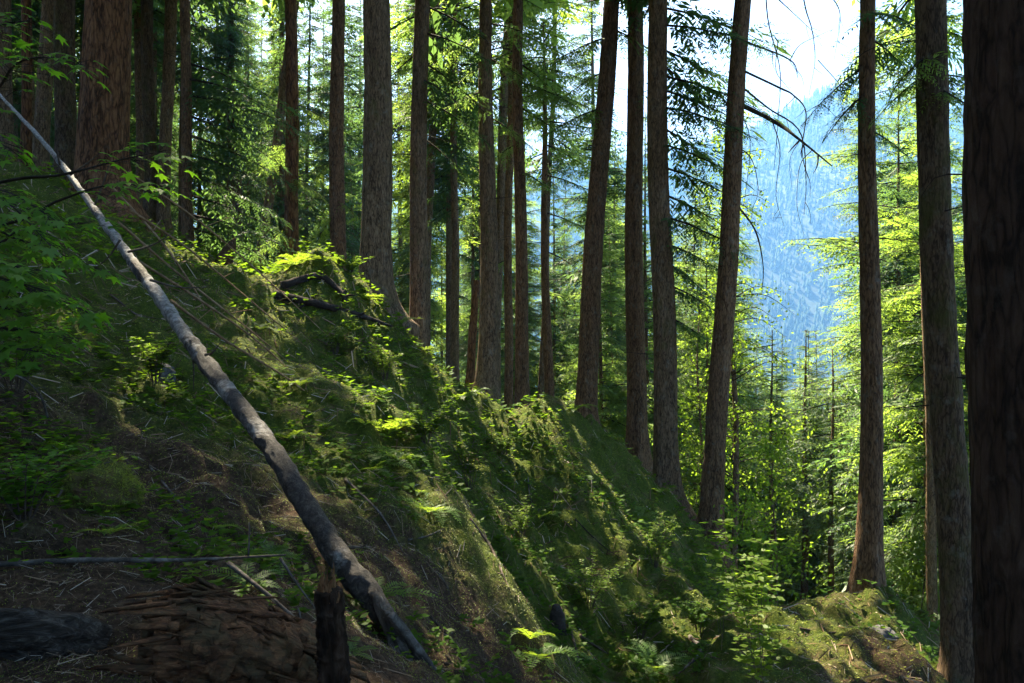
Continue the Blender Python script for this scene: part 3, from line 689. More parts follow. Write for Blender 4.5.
ORD = ['nearest', 'second nearest', 'third nearest', 'fourth nearest', 'fifth nearest', 'sixth nearest', 'seventh nearest', 'eighth nearest', 'ninth nearest', 'tenth nearest', 'eleventh nearest', 'twelfth nearest', 'thirteenth nearest', 'fourteenth nearest', 'fifteenth nearest', 'sixteenth nearest', 'seventeenth nearest', 'eighteenth nearest', 'nineteenth nearest', 'twentieth nearest']
BG = []      # (object, px, distance, kind words, group)
rngb = np.random.default_rng(77)
placed = [(p.location.x, p.location.y) for p in _byl.values()]
def free(x, y, m):
    return all((x-a)**2+(y-b)**2 > m*m for a, b in placed)
def scatter(protos, n, pxr, dr, mind, words, group, hfn, gap=False, tries=4000):
    k = 0; used = [False]*len(protos)
    for _ in range(tries):
        if k >= n: break
        px = rngb.uniform(*pxr); d = math.sqrt(rngb.uniform(dr[0]**2, dr[1]**2)); x = (px-512)/F*d; y = d
        if not free(x, y, mind): continue
        z = float(height(x, y)); s = hfn(px, d, z, rngb)
        if s is None: continue
        j = int(rngb.integers(len(protos))); H = protos[j][1]
        if gap:
            zz = np.arange(0, H*s, .4); c = np.stack([x+0*zz, y+0*zz, z+zz], 1)
            if sun_gap(c, .25).any(): continue
        src = protos[j][0]
        o = src if not used[j] else copy_tree(src); used[j] = True
        o.location = (x, y, z); o.rotation_euler = (rngb.uniform(-.02, .02), rngb.uniform(-.025, .025), rngb.uniform(0, 6.28)); o.scale = (s*rngb.uniform(.9, 1.1),)*2+(s,)
        placed.append((x, y)); BG.append((o, px, d, words, group)); k += 1
    for j, u in enumerate(used):
        if not u:
            for ch in list(protos[j][0].children): bpy.data.objects.remove(ch)
            bpy.data.objects.remove(protos[j][0])
# shaded wood behind the crest on the left: each crown its own, so the gaps that let the sun through fall where they do
def left_wood():
    k = 0; rng = np.random.default_rng(31)
    for _ in range(3000):
        if k >= 70: break
        px = rng.uniform(-260, 350); d = math.sqrt(rng.uniform(21**2, 60**2)); x = (px-512)/F*d; y = d
        if not free(x, y, 2.1): continue
        z = float(height(x, y)); H = rng.uniform(20, 32); cb = rng.uniform(2.5, 9)
        zz = np.arange(0, H, .4); c = np.stack([x+0*zz, y+0*zz, z+zz], 1)
        if sun_gap(c, .2).any(): continue
        r = np.random.default_rng(900+k); ph = r.uniform(0, 6); rb = r.uniform(.1, .24); ln = r.uniform(-.02, .02)
        axis = lambda q: (ln*q+.05*math.sin(q*.3+ph), .05*math.sin(q*.27+2*ph)); rfn = lambda q: max(.02, rb*(1-max(0, q)/H)**.75)
        t = empty('conifer', (x, y, z), 'x', 'tree')
        obj('trunk', trunk_mesh('trunk', axis, rfn, -.8, H, 14, .4, .006, 12, 300+k, M[['bark_grey', 'bark_brown', 'bark_mossy'][k % 3]], vis=14), t)
        tf = lambda q: (MED if q+z < 341/F*d+1 and -10 < px else COARSE)
        Q, A, wood = crown(r, axis, cb, H, r.uniform(2.0, 3.2), tf, per=5.6, step=.42, drop=.12, origin=(x, y, z), droop=-.3)
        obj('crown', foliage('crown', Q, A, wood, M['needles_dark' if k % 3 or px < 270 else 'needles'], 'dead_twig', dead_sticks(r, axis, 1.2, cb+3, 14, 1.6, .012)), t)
        placed.append((x, y)); BG.append((t, px, d, 'shaded conifers', 'shaded conifers in the wood behind the crest')); k += 1
left_wood()
def shade_trees():  # unseen trees added outside the frame to shade the foreground
    W = ['left of the frame beside the maple', 'left of the frame above the fallen log', 'behind the viewpoint on the upper slope', 'behind the viewpoint', 'behind the viewpoint on the lower side', 'far left of the frame', 'right of the frame beside the near-black trunk', 'behind the viewpoint, farther back', 'close left of the viewpoint']
    for k, (x, y) in enumerate([(-7.5, 3.5), (-9.5, 8), (-9, -3), (-3, -6), (4, -6), (-13, 4), (9, 1), (-6, -11), (-5, -1.5)]):
        r = np.random.default_rng(700+k); z = float(height(x, y)); H = r.uniform(24, 30); axis = lambda q: (.05*math.sin(q*.3), 0.0); rfn = lambda q: max(.02, .22*(1-max(0, q)/H)**.75)
        t = empty('conifer', (x, y, z), 'unseen conifer added for shade '+W[k], 'tree', 'unseen conifers added for shade')
        obj('trunk', trunk_mesh('trunk', axis, rfn, -.8, H, 14, .4, .01, 12, 350+k, M['bark_brown'], vis=14), t)
        Q, A, wood = crown(r, axis, 6.5, H, 3.6, COARSE, per=6, step=.42, drop=.08, origin=(x, y, z), droop=-.25)
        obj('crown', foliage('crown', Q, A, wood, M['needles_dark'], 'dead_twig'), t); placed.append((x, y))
shade_trees()
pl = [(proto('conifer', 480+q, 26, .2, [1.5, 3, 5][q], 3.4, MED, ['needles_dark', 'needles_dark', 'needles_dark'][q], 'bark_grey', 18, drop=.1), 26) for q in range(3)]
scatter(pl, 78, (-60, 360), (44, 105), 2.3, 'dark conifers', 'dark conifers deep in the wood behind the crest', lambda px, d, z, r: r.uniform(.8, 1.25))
pm = [(proto('conifer', 500+q, 26, .2, [5, 3, 8][q], 3.2, FINE, ['needles', 'needles_bright', 'needles_dark'][q], 'bark_grey', 16, drop=.12), 26) for q in range(3)]
scatter(pm, 22, (350, 610), (26, 80), 2.6, 'thin conifers', 'thin conifers beyond the ridge', lambda px, d, z, r: r.uniform(.75, 1.15))
def hv(px, d, z, r):          # valley trees: those below the mountain gap are lower
    top = 345 if 735 < px < 870 else (rngb.uniform(-60, 200) if px > 870 else rngb.uniform(100, 260))
    if 735 < px < 870: top += r.uniform(-25, 90)
    H = (341.5-top)/F*d-z
    if H < 7: return None
    if H > 36: return None
    return H/22.0
pb = [(proto('conifer', 620+q, 27, .14, 13, 2.6, MED, ['needles', 'needles_dark'][q], ['bark_grey', 'bark_brown'][q], 20, per=4.5, step=.5, drop=.15), 27) for q in range(2)]
scatter(pb, 20, (-20, 500), (23, 62), 1.5, 'slim bare-stemmed conifers', 'slim bare-stemmed conifers behind the ridge', lambda px, d, z, r: r.uniform(.85, 1.2), gap=True)
pc = [(proto('conifer', 580+q, 26, .2, [3, 2, 4][q], 4.0, MED, ['needles', 'needles_dark', 'needles'][q], 'bark_grey', 10, drop=.12), 26) for q in range(3)]
scatter(pc, 15, (340, 640), (62, 115), 3.0, 'hazy conifers', 'hazy conifers farther down beyond the ridge', lambda px, d, z, r: r.uniform(.9, 1.35))
pv = [(proto('conifer', 520+q, 22, .17, [2.5, 4, 1.5, 5][q], [4.3, 3.6, 4.6, 3.6][q], [FINE, MED, MED, FINE][q], ['needles', 'needles_bright', 'needles', 'needles_dark'][q], 'bark_brown', 8, drop=.22), 22) for q in range(4)]
scatter(pv, 24, (590, 735), (25, 70), 3.0, 'sunlit conifers', 'sunlit conifers below the right end of the ridge', hv)
pv2 = [(proto('conifer', 540+q, 22, .17, [2.5, 4, 1.5, 5][q], [4.3, 3.6, 4.6, 3.6][q], [FINE, MED, FINE, MED][q], ['needles_bright', 'needles', 'needles_bright', 'needles'][q], 'bark_grey', 8, drop=.22), 22) for q in range(4)]
scatter(pv2, 34, (735, 868), (30, 95), 2.6, 'sunlit conifers', 'sunlit conifers in the valley below the mountain gap', hv)
pv3 = [(proto('conifer', 560+q, 22, .17, [2.5, 4, 1.5, 5][q], [4.3, 3.6, 4.6, 3.6][q], [FINE, MED, FINE, MED][q], ['needles', 'needles_bright', 'needles_bright', 'needles_dark'][q], 'bark_grey', 8, drop=.22), 22) for q in range(4)]
scatter(pv3, 30, (872, 1120), (18, 60), 2.6, 'sunlit conifers', 'sunlit conifers behind the right hand trunks', hv)
def label_bg():
    xs = [a for a, b in SHORT]; cells = {}
    for o, px, d, w, g in BG:
        c = int(np.searchsorted(xs, px)); cells.setdefault((c, w), []).append((d, o, g))
    for (c, w), L in cells.items():
        L.sort(key=lambda q: q[0])
        where = ('left of the '+SHORT[0][1]) if c == 0 else (('right of the '+SHORT[-1][1]) if c == len(xs) else 'between %s and %s' % (SHORT[c-1][1], SHORT[c][1]))
        for r, (d, o, g) in enumerate(L):
            one = len(L) == 1
            o['label'] = ('lone %s %s' % (w[:-1], where)) if one else ('%s of %s %s' % (ORD[min(r, 19)], w, where)); o['group'] = g
label_bg()
# mass of trees down the valley, too many to count
def valley_wood():
    rng = np.random.default_rng(61); a = []; A = []; n = 0
    for _ in range(420):
        d = rng.uniform(95, 420); px = rng.uniform(330, 1150); x = (px-512)/F*d
        z = float(height(x, d)); H = rng.uniform(18, 30); L = H*.16; v = rng.uniform(0, 1)
        if (z+H)/d*F > 341.5-(345 if 735 < px < 870 else 200): continue
        for k in range(46):
            f = k/46; zz = z+H*(.1+.9*f); az = rng.uniform(0, 6.28); l = L*(1-f)*rng.uniform(.6, 1.2)+.4
            c, s = math.cos(az), math.sin(az); w = l*.42
            b = np.array([x, d, zz]); t = b+[c*l, s*l, -.35*l]; m = b+np.array([c*l*.6, s*l*.6, -.15*l])
            a.append([b, m+[-s*w, c*w, -.1*l], t, m+[s*w, -c*w, -.1*l]]); A.append(v)
    obj('valley_forest', quads_mesh('valley_forest', np.array(a), np.array(A), M['needles']), kind='stuff', label='mass of distant conifers down in the hazy valley', cat='forest')
valley_wood()

# ------------------------------------------------------------------ leafy plants
def leaf_quads(p, d, n, l, w):
    s = np.cross(n, d); s /= np.linalg.norm(s)+1e-9
    return [p, p+d*l*.45+s*w*.5-n*l*.03, p+d*l, p+d*l*.45-s*w*.5-n*l*.03]
PALM = []
for k, (a, r) in enumerate([(-150, .45), (-128, .28), (-105, .72), (-78, .38), (-52, .92), (-27, .45), (0, 1.0), (27, .45), (52, .92), (78, .38), (105, .72), (128, .28), (150, .45)]):
    PALM.append((r*math.cos(math.radians(a)), r*math.sin(math.radians(a))))
PALM = np.array(PALM)
def palmate(acc, p, d, n, size, var):
    d = d/np.linalg.norm(d); s = np.cross(n, d); s /= np.linalg.norm(s)+1e-9; n2 = np.cross(d, s)
    q = PALM*size; V = p+d*size*.35+q[:, :1]*d+q[:, 1:]*s-n2*(np.linalg.norm(q, axis=1)[:, None]**2/size*.22)
    V = np.vstack([V, p+d*size*.3]); m = len(PALM)
    acc.add(V, [np.array([[k, k+1, m] for k in range(m-1)])], var)
def vine_maple():
    rng = np.random.default_rng(14)
    root = on(-4.2, 4.2)
    t = empty('vine_maple', root, 'vine maple with broad bright green lobed leaves reaching in from the left edge', 'shrub')
    st, lf = Acc(), Acc(); o = np.array(root)
    B = [[(-120,330,4.2),(-40,120,3.6),(20,62,3.3),(82,62,3.2)], [(-120,330,4.2),(-30,190,3.5),(60,175,3.3),(120,160,3.25),(168,150,3.2)], [(-120,330,4.2),(-20,230,3.5),(60,200,3.35),(110,185,3.3),(172,187,3.25)],
         [(-120,330,4.2),(-40,250,3.4),(20,232,3.2),(90,222,3.15)], [(-120,330,4.2),(-50,280,3.3),(10,285,3.1),(60,300,3.0),(86,312,3.0)], [(-120,330,4.2),(-60,200,3.4),(0,190,3.2),(58,222,3.1)], [(-120,330,4.2),(-70,260,3.1),(-10,275,2.9),(52,292,2.8)], [(-120,330,4.2),(-50,230,3.5),(20,240,3.4),(95,268,3.3)], [(-120,330,4.2),(-60,150,3.4),(-20,135,3.3),(12,150,3.2)], [(-120,330,4.2),(-60,340,3.2),(-10,345,3.0),(40,352,2.9)],
         [(-120,330,4.2),(-70,80,3.7),(-10,30,3.5),(30,20,3.4)], [(-120,330,4.2),(-60,210,3.2),(0,200,3.0),(50,245,2.95)],
         [(-140,330,4.2),(-80,260,3.0),(-20,260,2.8),(30,270,2.75)],[(-140,330,4.2),(-40,320,3.3),(20,330,3.2),(70,338,3.2)],[(-140,330,4.2),(-80,290,3.2),(-20,300,3.0),(30,318,2.95)]]
    for pts in B:
        over = pts[-1][0] > 150
        w = [P(*q)-o for q in pts]; w[0] = np.array([0, 0, 0.0]) if True else w[0]
        c = catmull(w, 40); st.add(*tube(w, [.009, .007, .004, .0015], 26, 6, cap=False))
        for i in range(24 if over else 13, 40):
            for sd in (-1, 1):
                if rng.random() < .12: continue
                tg = c[min(i+1, 39)]-c[i-1]; tg /= np.linalg.norm(tg)+1e-9
                side = np.cross([0, 0, 1.0], tg); side /= np.linalg.norm(side)+1e-9
                d = side*sd*rng.uniform(.5, 1)+tg*rng.uniform(.3, 1.0)+np.array([0, 0, rng.uniform(-.35, .1)]); d /= np.linalg.norm(d)
                stem = rng.uniform(.03, .12); e = c[i]+d*stem+[0, 0, rng.uniform(-.03, .03)]
                st.add(*tube([c[i], e], [.0016, .001], 2, 3, cap=False))
                nn = np.array([rng.uniform(-.4, .4), rng.uniform(-.5, .15), 1.0]); nn /= np.linalg.norm(nn)
                palmate(lf, e, d+np.array([0, 0, -.2]), nn, rng.uniform(.034, .060), rng.uniform(0, 1))
    obj('stem', st.mesh('stem', M['dead_dark'], True), t); obj('foliage', lf.mesh('foliage', M['maple_leaf']), t)
vine_maple()

def twiggy(seed, nst, H, spread, nleaf, l, w, lean=(0, 0), arch=.3):
    """shrub with thin stems and small oval leaves; returns (stem acc, quads, attr)"""
    rng = np.random.default_rng(seed); st = Acc(); Q = []; A = []
    for s in range(nst):
        az = rng.uniform(0, 6.28); h = H*rng.uniform(.6, 1.05); sp = spread*rng.uniform(.3, 1)
        e = np.array([math.cos(az)*sp+lean[0], math.sin(az)*sp+lean[1], h]); b = np.array([math.cos(az), math.sin(az), 0])*.03
        m = b*.5+e*.5+np.array([-math.cos(az)*sp*.18, -math.sin(az)*sp*.18, h*.12])
        c = catmull([b, m, e], 20); st.add(*tube(c, [.004, .003, .0012], 12, 4, cap=False))
        for k in range(nleaf):
            i = rng.integers(5, 20); p = c[i]; a2 = rng.uniform(0, 6.28); ln = rng.uniform(.02, .24)*H*.6
            d = np.array([math.cos(a2), math.sin(a2), rng.uniform(-.2, .45)]); tip = p+d*ln
            st.add(*tube([p, tip], [.002, .001], 2, 3, cap=False))
            for g in range(5):
                u = (g+1)/5; q = p+d*ln*u; sd = 1 if g % 2 else -1
                dd = d*.5+np.array([-d[1]*sd, d[0]*sd, rng.uniform(-.3, .15)]); dd /= np.linalg.norm(dd)
                nn = np.array([rng.uniform(-.5, .5), rng.uniform(-.5, .5), 1]); nn /= np.linalg.norm(nn)
                sz = rng.uniform(.7, 1.25)
                Q.append(leaf_quads(q, dd, nn, l*sz, w*sz)); A.append(rng.uniform(0, 1))
    return st, np.array(Q), np.array(A)
def shrub(name, label, px, py, seed, nst, H, spread, nleaf, l, w, mat, cat='shrub', group=None, lean=(0, 0), sink=0.0, at=None):
    p = hit(px, py) if at is None else at
    t = empty(name, p-[0, 0, sink], label, cat, group)
    st, Q, A = twiggy(seed, nst, H, spread, nleaf, l, w, lean)
    obj('stem', st.mesh('stem', M['dead_twig'], True), t); obj('foliage', quads_mesh('foliage', Q, A, M[mat]), t); return t
shrub('young_shrub', 'tall thin yellow-green sapling in front of the brown mound', 765, 683, 1, 5, 1.75, .5, 26, .085, .048, 'yellow_leaf', 'sapling', lean=(-.18, 0), at=on((765-512)/F*7.0, 7.0))
shrub('young_shrub', 'low yellow-green sapling left of the tall one by the mound', 722, 640, 2, 3, .8, .4, 20, .075, .042, 'yellow_leaf', 'sapling')
SH = [('pale leafy huckleberry bush in the middle of the ridge face', 470, 490, .75, .55, 'herb_leaf', 18), ('loose yellowish huckleberry bush below the pale one on the slope', 520, 545, .6, .55, 'yellow_leaf', 14), ('sunlit bush on the lower ridge face near the gully', 590, 610, .7, .6, 'yellow_leaf', 16),
      ('airy bush with pale leaves on the right part of the ridge face', 655, 570, .8, .6, 'yellow_leaf', 14), ('bright bush on the left upper ridge face under the crest', 385, 385, .5, .45, 'yellow_leaf', 16), ('leafy bush below the dark roots on the left crest', 335, 355, .5, .4, 'fern_leaf', 14),
      ('dark bush halfway down the ridge face', 425, 445, .45, .5, 'herb_leaf', 16), ('small yellowish bush near the upper part of the fallen log', 155, 385, .45, .3, 'yellow_leaf', 14), ('shaded leafy bush at the left edge under the maple', 15, 395, .5, .5, 'maple_leaf', 14),
      ('shaded low bush left of the mossy boulder', 25, 520, .35, .4, 'maple_leaf', 14), ('dark bush at the gully foot beside the bleached branches', 640, 640, .55, .5, 'herb_leaf', 14), ('small bush on the mossy crest beside the thick grey trunk', 350, 275, .3, .4, 'yellow_leaf', 14),
      ('leafy bush right of the sunlit rib', 505, 455, .4, .45, 'herb_leaf', 14), ('low bush at the left end of the brown mound', 700, 640, .4, .35, 'herb_leaf', 12)]
for k, (lb, px, py, h, sp, mt, nl) in enumerate(SH):
    shrub('bush', lb, px, py, 20+k, 13, h, sp, nl+8, .042 if py < 500 else .036, .022, mt, 'bush', 'bushes on the forest slope')
def broadleaf_tree(seed, px, d, H, label, n=85, wide=1.0, z0=.2, mat='yellow_leaf'):
    rng = np.random.default_rng(seed); p = on((px-512)/F*d, d)
    t = empty('broadleaf_tree', p, label, 'tree')
    st = Acc(); Q = []; A = []; k_ = H/13
    st.add(*tube([(0, 0, -.4), (.1*k_, 0, H*.4), (-.1*k_, .1, H*.75), (.1*k_, 0, H)], [.09*k_, .07*k_, .04*k_, .008], 24, 8))
    br = Acc()
    for b in range(n):
        z = H*rng.uniform(z0, 1); az = rng.uniform(0, 6.28); l = wide*rng.uniform(.8, 2.3)*(1.15-z/H*.6)
        d_ = np.array([math.cos(az), math.sin(az), rng.uniform(-.2, .4)]); b0 = np.array([0, 0, z]); c = catmull([b0, b0+d_*l*.5+[0, 0, .12*l], b0+d_*l+[0, 0, -.15*l]], 14)
        br.add(*tube(c, [.014*k_+.003, .009*k_+.002, .002], 8, 4, cap=False))
        for k in range(46):
            q = c[rng.integers(3, 14)]+rng.normal(0, .14, 3)*[1, 1, .6]; dd = rng.normal(0, 1, 3)+[0, 0, -.5]; dd /= np.linalg.norm(dd); nn = rng.normal(0, .6, 3)+[0, 0, 1]; nn -= dd*nn.dot(dd); nn /= np.linalg.norm(nn)
            sz = rng.uniform(.7, 1.3); Q.append(leaf_quads(q, dd, nn, .088*sz, .052*sz)); A.append(rng.uniform(0, 1))
    obj('trunk', st.mesh('trunk', M['bark_grey'], True), t); obj('crown', foliage('crown', np.array(Q), np.array(A), br, M[mat], 'dead_dark'), t)
broadleaf_tree(91, 732, 20, 13, 'tall broadleaf tree with yellow-green leaves behind the leaning right trunk')
broadleaf_tree(92, 700, 23, 8, 'shorter broadleaf tree between the close pair and the leaning right trunk', 50)
broadleaf_tree(93, 775, 16, 4.2, 'young broadleaf tree with pale leaves behind the thin sapling', 34, .6)
broadleaf_tree(96, 745, 13.5, 2.6, 'small broadleaf sapling rising behind the left shoulder of the mound', 24, .42)

def fern_mesh(seed, nf, L):
    rng = np.random.default_rng(seed); Q = []; A = []
    for f in range(nf):
        az = f/nf*6.28+rng.uniform(-.3, .3); l = L*rng.uniform(.65, 1.1); up = rng.uniform(.5, 1.1); v = rng.uniform(0, 1)
        n = 20; t = np.linspace(0, 1, n)
        R = l*(t*.95); Z = l*(up*t*.8-.75*up*t**2.1)
        c = np.stack([R*math.cos(az), R*math.sin(az), Z], 1); sd = np.array([-math.sin(az), math.cos(az), 0])
        for i in range(2, n):
            tg = c[i]-c[i-1]; tg /= np.linalg.norm(tg)+1e-9; nn = np.cross(sd, tg)
            pl = l*.17*math.sin(min(1, (t[i]*.9+.14))*math.pi)**.7+.006
            for s in (-1, 1):
                d = sd*s+tg*.45+nn*rng.uniform(-.35, .1); d /= np.linalg.norm(d)
                Q.append(leaf_quads(c[i], d, nn, pl, l/n*.82)); A.append(v)
        for i in range(n-1):
            w = .004*(1-t[i])+.0015; Q.append([c[i]-sd*w, c[i+1]-sd*w*.8, c[i+1]+sd*w*.8, c[i]+sd*w]); A.append(v*.6)
    return quads_mesh('fern', np.array(Q), np.array(A), M['fern_leaf'])
FM = [fern_mesh(70+k, [9, 12, 7, 10][k], [.42, .5, .36, .46][k]) for k in range(4)]
FERNS = [('fern on the left end of the crest beside the red-brown snag', 255, 268), ('fern on the crest under the reddish trunk', 280, 266), ('fern on the crest under the trunk with yellow-green sprays', 325, 266), ('fern on the crest edge below the gnarled root', 365, 300), ('fern on the crest edge right of the thick grey trunk', 402, 325), ('fern on the crest edge under the gap between second ridge trunk and twiggy trunk', 440, 366), ('fern just below the crest under the second ridge trunk', 410, 360), ('fern below the crest left of the saddle', 462, 400), ('fern just below the crest under the thick grey trunk', 372, 330),
         ('fern on the highest part of the mossy crest', 296, 270), ('fern on the crest edge left of the thick grey trunk', 350, 276), ('fern on the crest edge at the foot of the thick grey trunk', 385, 308), ('fern on the steep crest edge below the second ridge trunk', 425, 352), ('lower fern on the crest edge toward the saddle', 452, 378),
         ('fern on the crest edge just left of the saddle trunk', 475, 395), ('fern at the saddle beside the dark pole-like trunk', 512, 410), ('bright fern on the upper sunlit rib', 398, 462), ('bright fern second from the top of the sunlit rib', 388, 440), ('bright fern lower on the sunlit rib', 418, 500), ('bright fern on the rib beside curled dead roots', 428, 516),
         ('bright fern near the foot of the sunlit rib', 530, 640), ('small bright fern at the lower end of the sunlit rib', 540, 662), ('fern left of the upper sunlit rib', 365, 430), ('shaded fern above the sunlit rib', 372, 472), ('fern on the right end of the ridge under the pair of trunks', 660, 500), ('fern on the ridge end left of the leaning trunk', 690, 530),
         ('shaded fern on the right ridge face', 610, 480), ('shaded fern low on the right ridge face', 640, 520), ('shaded fern in the hollow of the ridge face', 470, 440), ('shaded fern below the broad pale bush', 540, 520), ('fern to the right of the broken stump', 350, 655), ('tall fern at the end of the fallen log', 375, 600), ('dark fern above the thin horizontal stick', 215, 530),
         ('dark fern in the shade between log and rotten wood', 270, 560), ('dark fern behind the rotten wood block', 245, 590), ('fern on the lower left slope beside the horizontal stick', 110, 535), ('tiny fern under the maple at left', 60, 450), ('dark fern at the gully foot', 655, 672), ('fern on the moss under the slim poles', 260, 330),
         ('fern halfway between the log and the crest', 300, 390), ('fern right of the middle of the fallen log', 290, 440), ('fern on the second hump of the ridge', 575, 412), ('fern at the right shoulder of the second hump', 610, 440), ('fern under the ridge end beside the gully', 700, 575)]
for k, (lb, px, py) in enumerate(FERNS):
    p = hit(px, py); o = obj('fern', FM[k % 4], None, p, 'green '+lb if not lb.startswith(('dark', 'bright', 'shaded', 'tiny', 'small', 'tall', 'lower')) else lb, 'fern', 'ferns on the slope')
    s = RNG.uniform(.75, 1.25)*(1 if p[1] > 5 else .62); o.scale = (s, s, s); o.rotation_euler = (RNG.uniform(-.2, .2), RNG.uniform(-.2, .3), RNG.uniform(0, 6.28))

# ------------------------------------------------------------------ ground cover that nobody could count
def sample(rng, n, r0, r1, a0=-36, a1=36):
    a = np.radians(rng.uniform(a0, a1, n)); r = np.exp(rng.uniform(math.log(r0), math.log(r1), n))
    x, y = r*np.sin(a), r*np.cos(a); return x, y, height(x, y), r
def cover():
    rng = np.random.default_rng(41)
    # moss and grass blades
    x, y, z, r = sample(rng, 300000, 2.2, 24)
    m = fbm(x*.55, y*.55, 0, 33, 4)+rng.uniform(-.15, .15, len(x)) > .43
    x, y, z, r = x[m], y[m], z[m], r[m]; n = len(x)
    l = rng.uniform(.008, .020, n)*np.clip(r/5, .7, 2.6); az = rng.uniform(0, 6.28, n); w = l*.30
    d = np.stack([np.cos(az)*.9+.35, np.sin(az)*.9-.3, rng.uniform(.15, .9, n)], 1); d /= np.linalg.norm(d, axis=1)[:, None]
    s = np.stack([-np.sin(az), np.cos(az), 0*az], 1)*w[:, None]; p = np.stack([x, y, z-.004], 1)
    Q = np.stack([p-s*.5, p+d*l[:, None]*.5+s*.6+[0, 0, .003], p+d*l[:, None]-[0, 0, .006], p+d*l[:, None]*.5-s*.6+[0, 0, .003]], 1)
    obj('moss_carpet', quads_mesh('moss_carpet', Q, np.clip(rng.uniform(-.3, .75, n)+.9*(fbm(x*1.1, y*1.1, 0, 63, 3)-.3), 0, 1), M['moss_blade']), kind='stuff', label='soft moss and short grass covering the slope', cat='moss')
    # small leafy herbs
    x, y, z, r = sample(rng, 17000, 2.4, 22)
    m = fbm(x*.7, y*.7, 0, 57, 4)+rng.uniform(-.1, .1, len(x))+.26*sstep(11.5, 13.5, y)*sstep(2, -1, x)+.04*sstep(.8, 1.4, x)*sstep(12, 13.5, y)-.16*np.exp(-((x-.6)**2+(y-16.5)**2)/4)-.3*sstep(1.9, 2.5, x)*sstep(5.2, 4.4, x)*sstep(12, 11, y) > .51
    x, y, z, r = x[m], y[m], z[m], r[m]; Q = []; A = []
    for i in range(len(x)):
        h = rng.uniform(.03, .13)*min(1.9, .6+r[i]/11)
        for k in range(5):
            az = rng.uniform(0, 6.28); d = np.array([math.cos(az), math.sin(az), rng.uniform(-.2, .4)]); nn = np.array([rng.uniform(-.4, .4), rng.uniform(-.4, .4), 1.0])
            l = rng.uniform(.03, .07)*min(2.0, .55+r[i]/10); Q.append(leaf_quads(np.array([x[i], y[i], z[i]+h*rng.uniform(.4, 1)]), d, nn, l, l*.6)); A.append(rng.uniform(0, 1))
    obj('leafy_ground_cover', quads_mesh('leafy_ground_cover', np.array(Q), np.array(A), M['herb_leaf']), kind='stuff', label='small leafy herbs scattered over the slope', cat='ground cover')
    # needles, twigs and straw
    x, y, z, r = sample(rng, 42000, 2.2, 20); n = len(x)
    l = rng.exponential(.03, n)*np.clip(r/6, .6, 2.0)+.015; az = rng.uniform(0, 6.28, n); w = np.clip(l*.022, .0010, .004)*np.clip(r/6, .7, 2)
    dx, dy = np.cos(az)*l, np.sin(az)*l
    p = np.stack([x, y, z+.006], 1); e = np.stack([x+dx, y+dy, height(x+dx, y+dy)+rng.uniform(.004, .03, n)], 1)
    s = np.stack([-np.sin(az)*w, np.cos(az)*w, 0*w], 1); up = np.array([0, 0, 1.0])*w[:, None]*1.6
    Q = np.concatenate([np.stack([p-s, e-s, e+up, p+up], 1), np.stack([p+s, p+up, e+up, e+s], 1)]); v = rng.uniform(0, 1, n)
    obj('forest_litter', quads_mesh('forest_litter', Q, np.concatenate([v, v]), M['litter']), kind='stuff', label='fallen needles, twigs and straw scattered over the ground', cat='litter')
cover()

# ------------------------------------------------------------------ fallen wood, stumps, rocks
def fallen_log():
    rng = np.random.default_rng(2); ctl = [(420,668,4.75),(372,600,4.8),(330,543,5.0),(265,440,5.6),(205,362,6.3),(150,285,7.2),(100,217,8.1),(50,150,9.0),(0,95,9.9),(-40,50,10.6)]
    w = [P(*q) for q in ctl]; o = w[2]; w = [q-o for q in w]
    t = empty('fallen_log', o, 'long dead trunk with peeling bark leaning down the left slope', 'log')
    V, fs = tube(w, [.042, .076, .074, .068, .062, .052, .039, .027, .017, .010], 240, 28, amp=.017, fr=22, seed=5, long=.7)
    a = Acc(); nV = len(V); v = np.concatenate([np.repeat(np.linspace(0, 1, 240), 28), [0, 1]]); a.add(V, fs, v)
    obj('log_trunk', a.mesh('log_trunk', M['log'], True), t)
    for k, (px, py, d, dx, dy, l) in enumerate([(205,355,6.2,.3,.2,.5),(150,280,7.0,.8,-.1,.6),(128,252,7.3,.9,.35,.5),(95,205,8.0,.3,.8,.5),(120,240,7.5,-.6,-.5,.5),(190,340,6.4,.1,-.9,.45),(70,175,8.5,.9,.6,.4),(60,165,8.7,.2,1,.3)]):
        p = P(px, py, d)-o; e = p+np.array([dx, rng.uniform(-.3, .3), dy])*l
        b = Acc(); b.add(*tube([p, (p+e)/2+rng.uniform(-.04, .04, 3), e], [.012, .008, .003], 8, 5)); obj('branch_stub', b.mesh('branch_stub', M['dead_twig'], True), t)
    # splintered butt lying beside it
    sp = Acc()
    for k in range(7):
        p = P(372+k*3, 590+k*4, 4.75-.02*k)-o; e = P(400+k*6, 668+rng.uniform(-14, 14), 4.55)-o
        sp.add(*tube([p, (p+e)/2+rng.uniform(-.02, .02, 3), e], [.028, .03, .008], 14, 7, amp=.008, fr=40, seed=k))
    obj('splintered_end', sp.mesh('splintered_end', M['grey_wood'], True), t)
fallen_log()
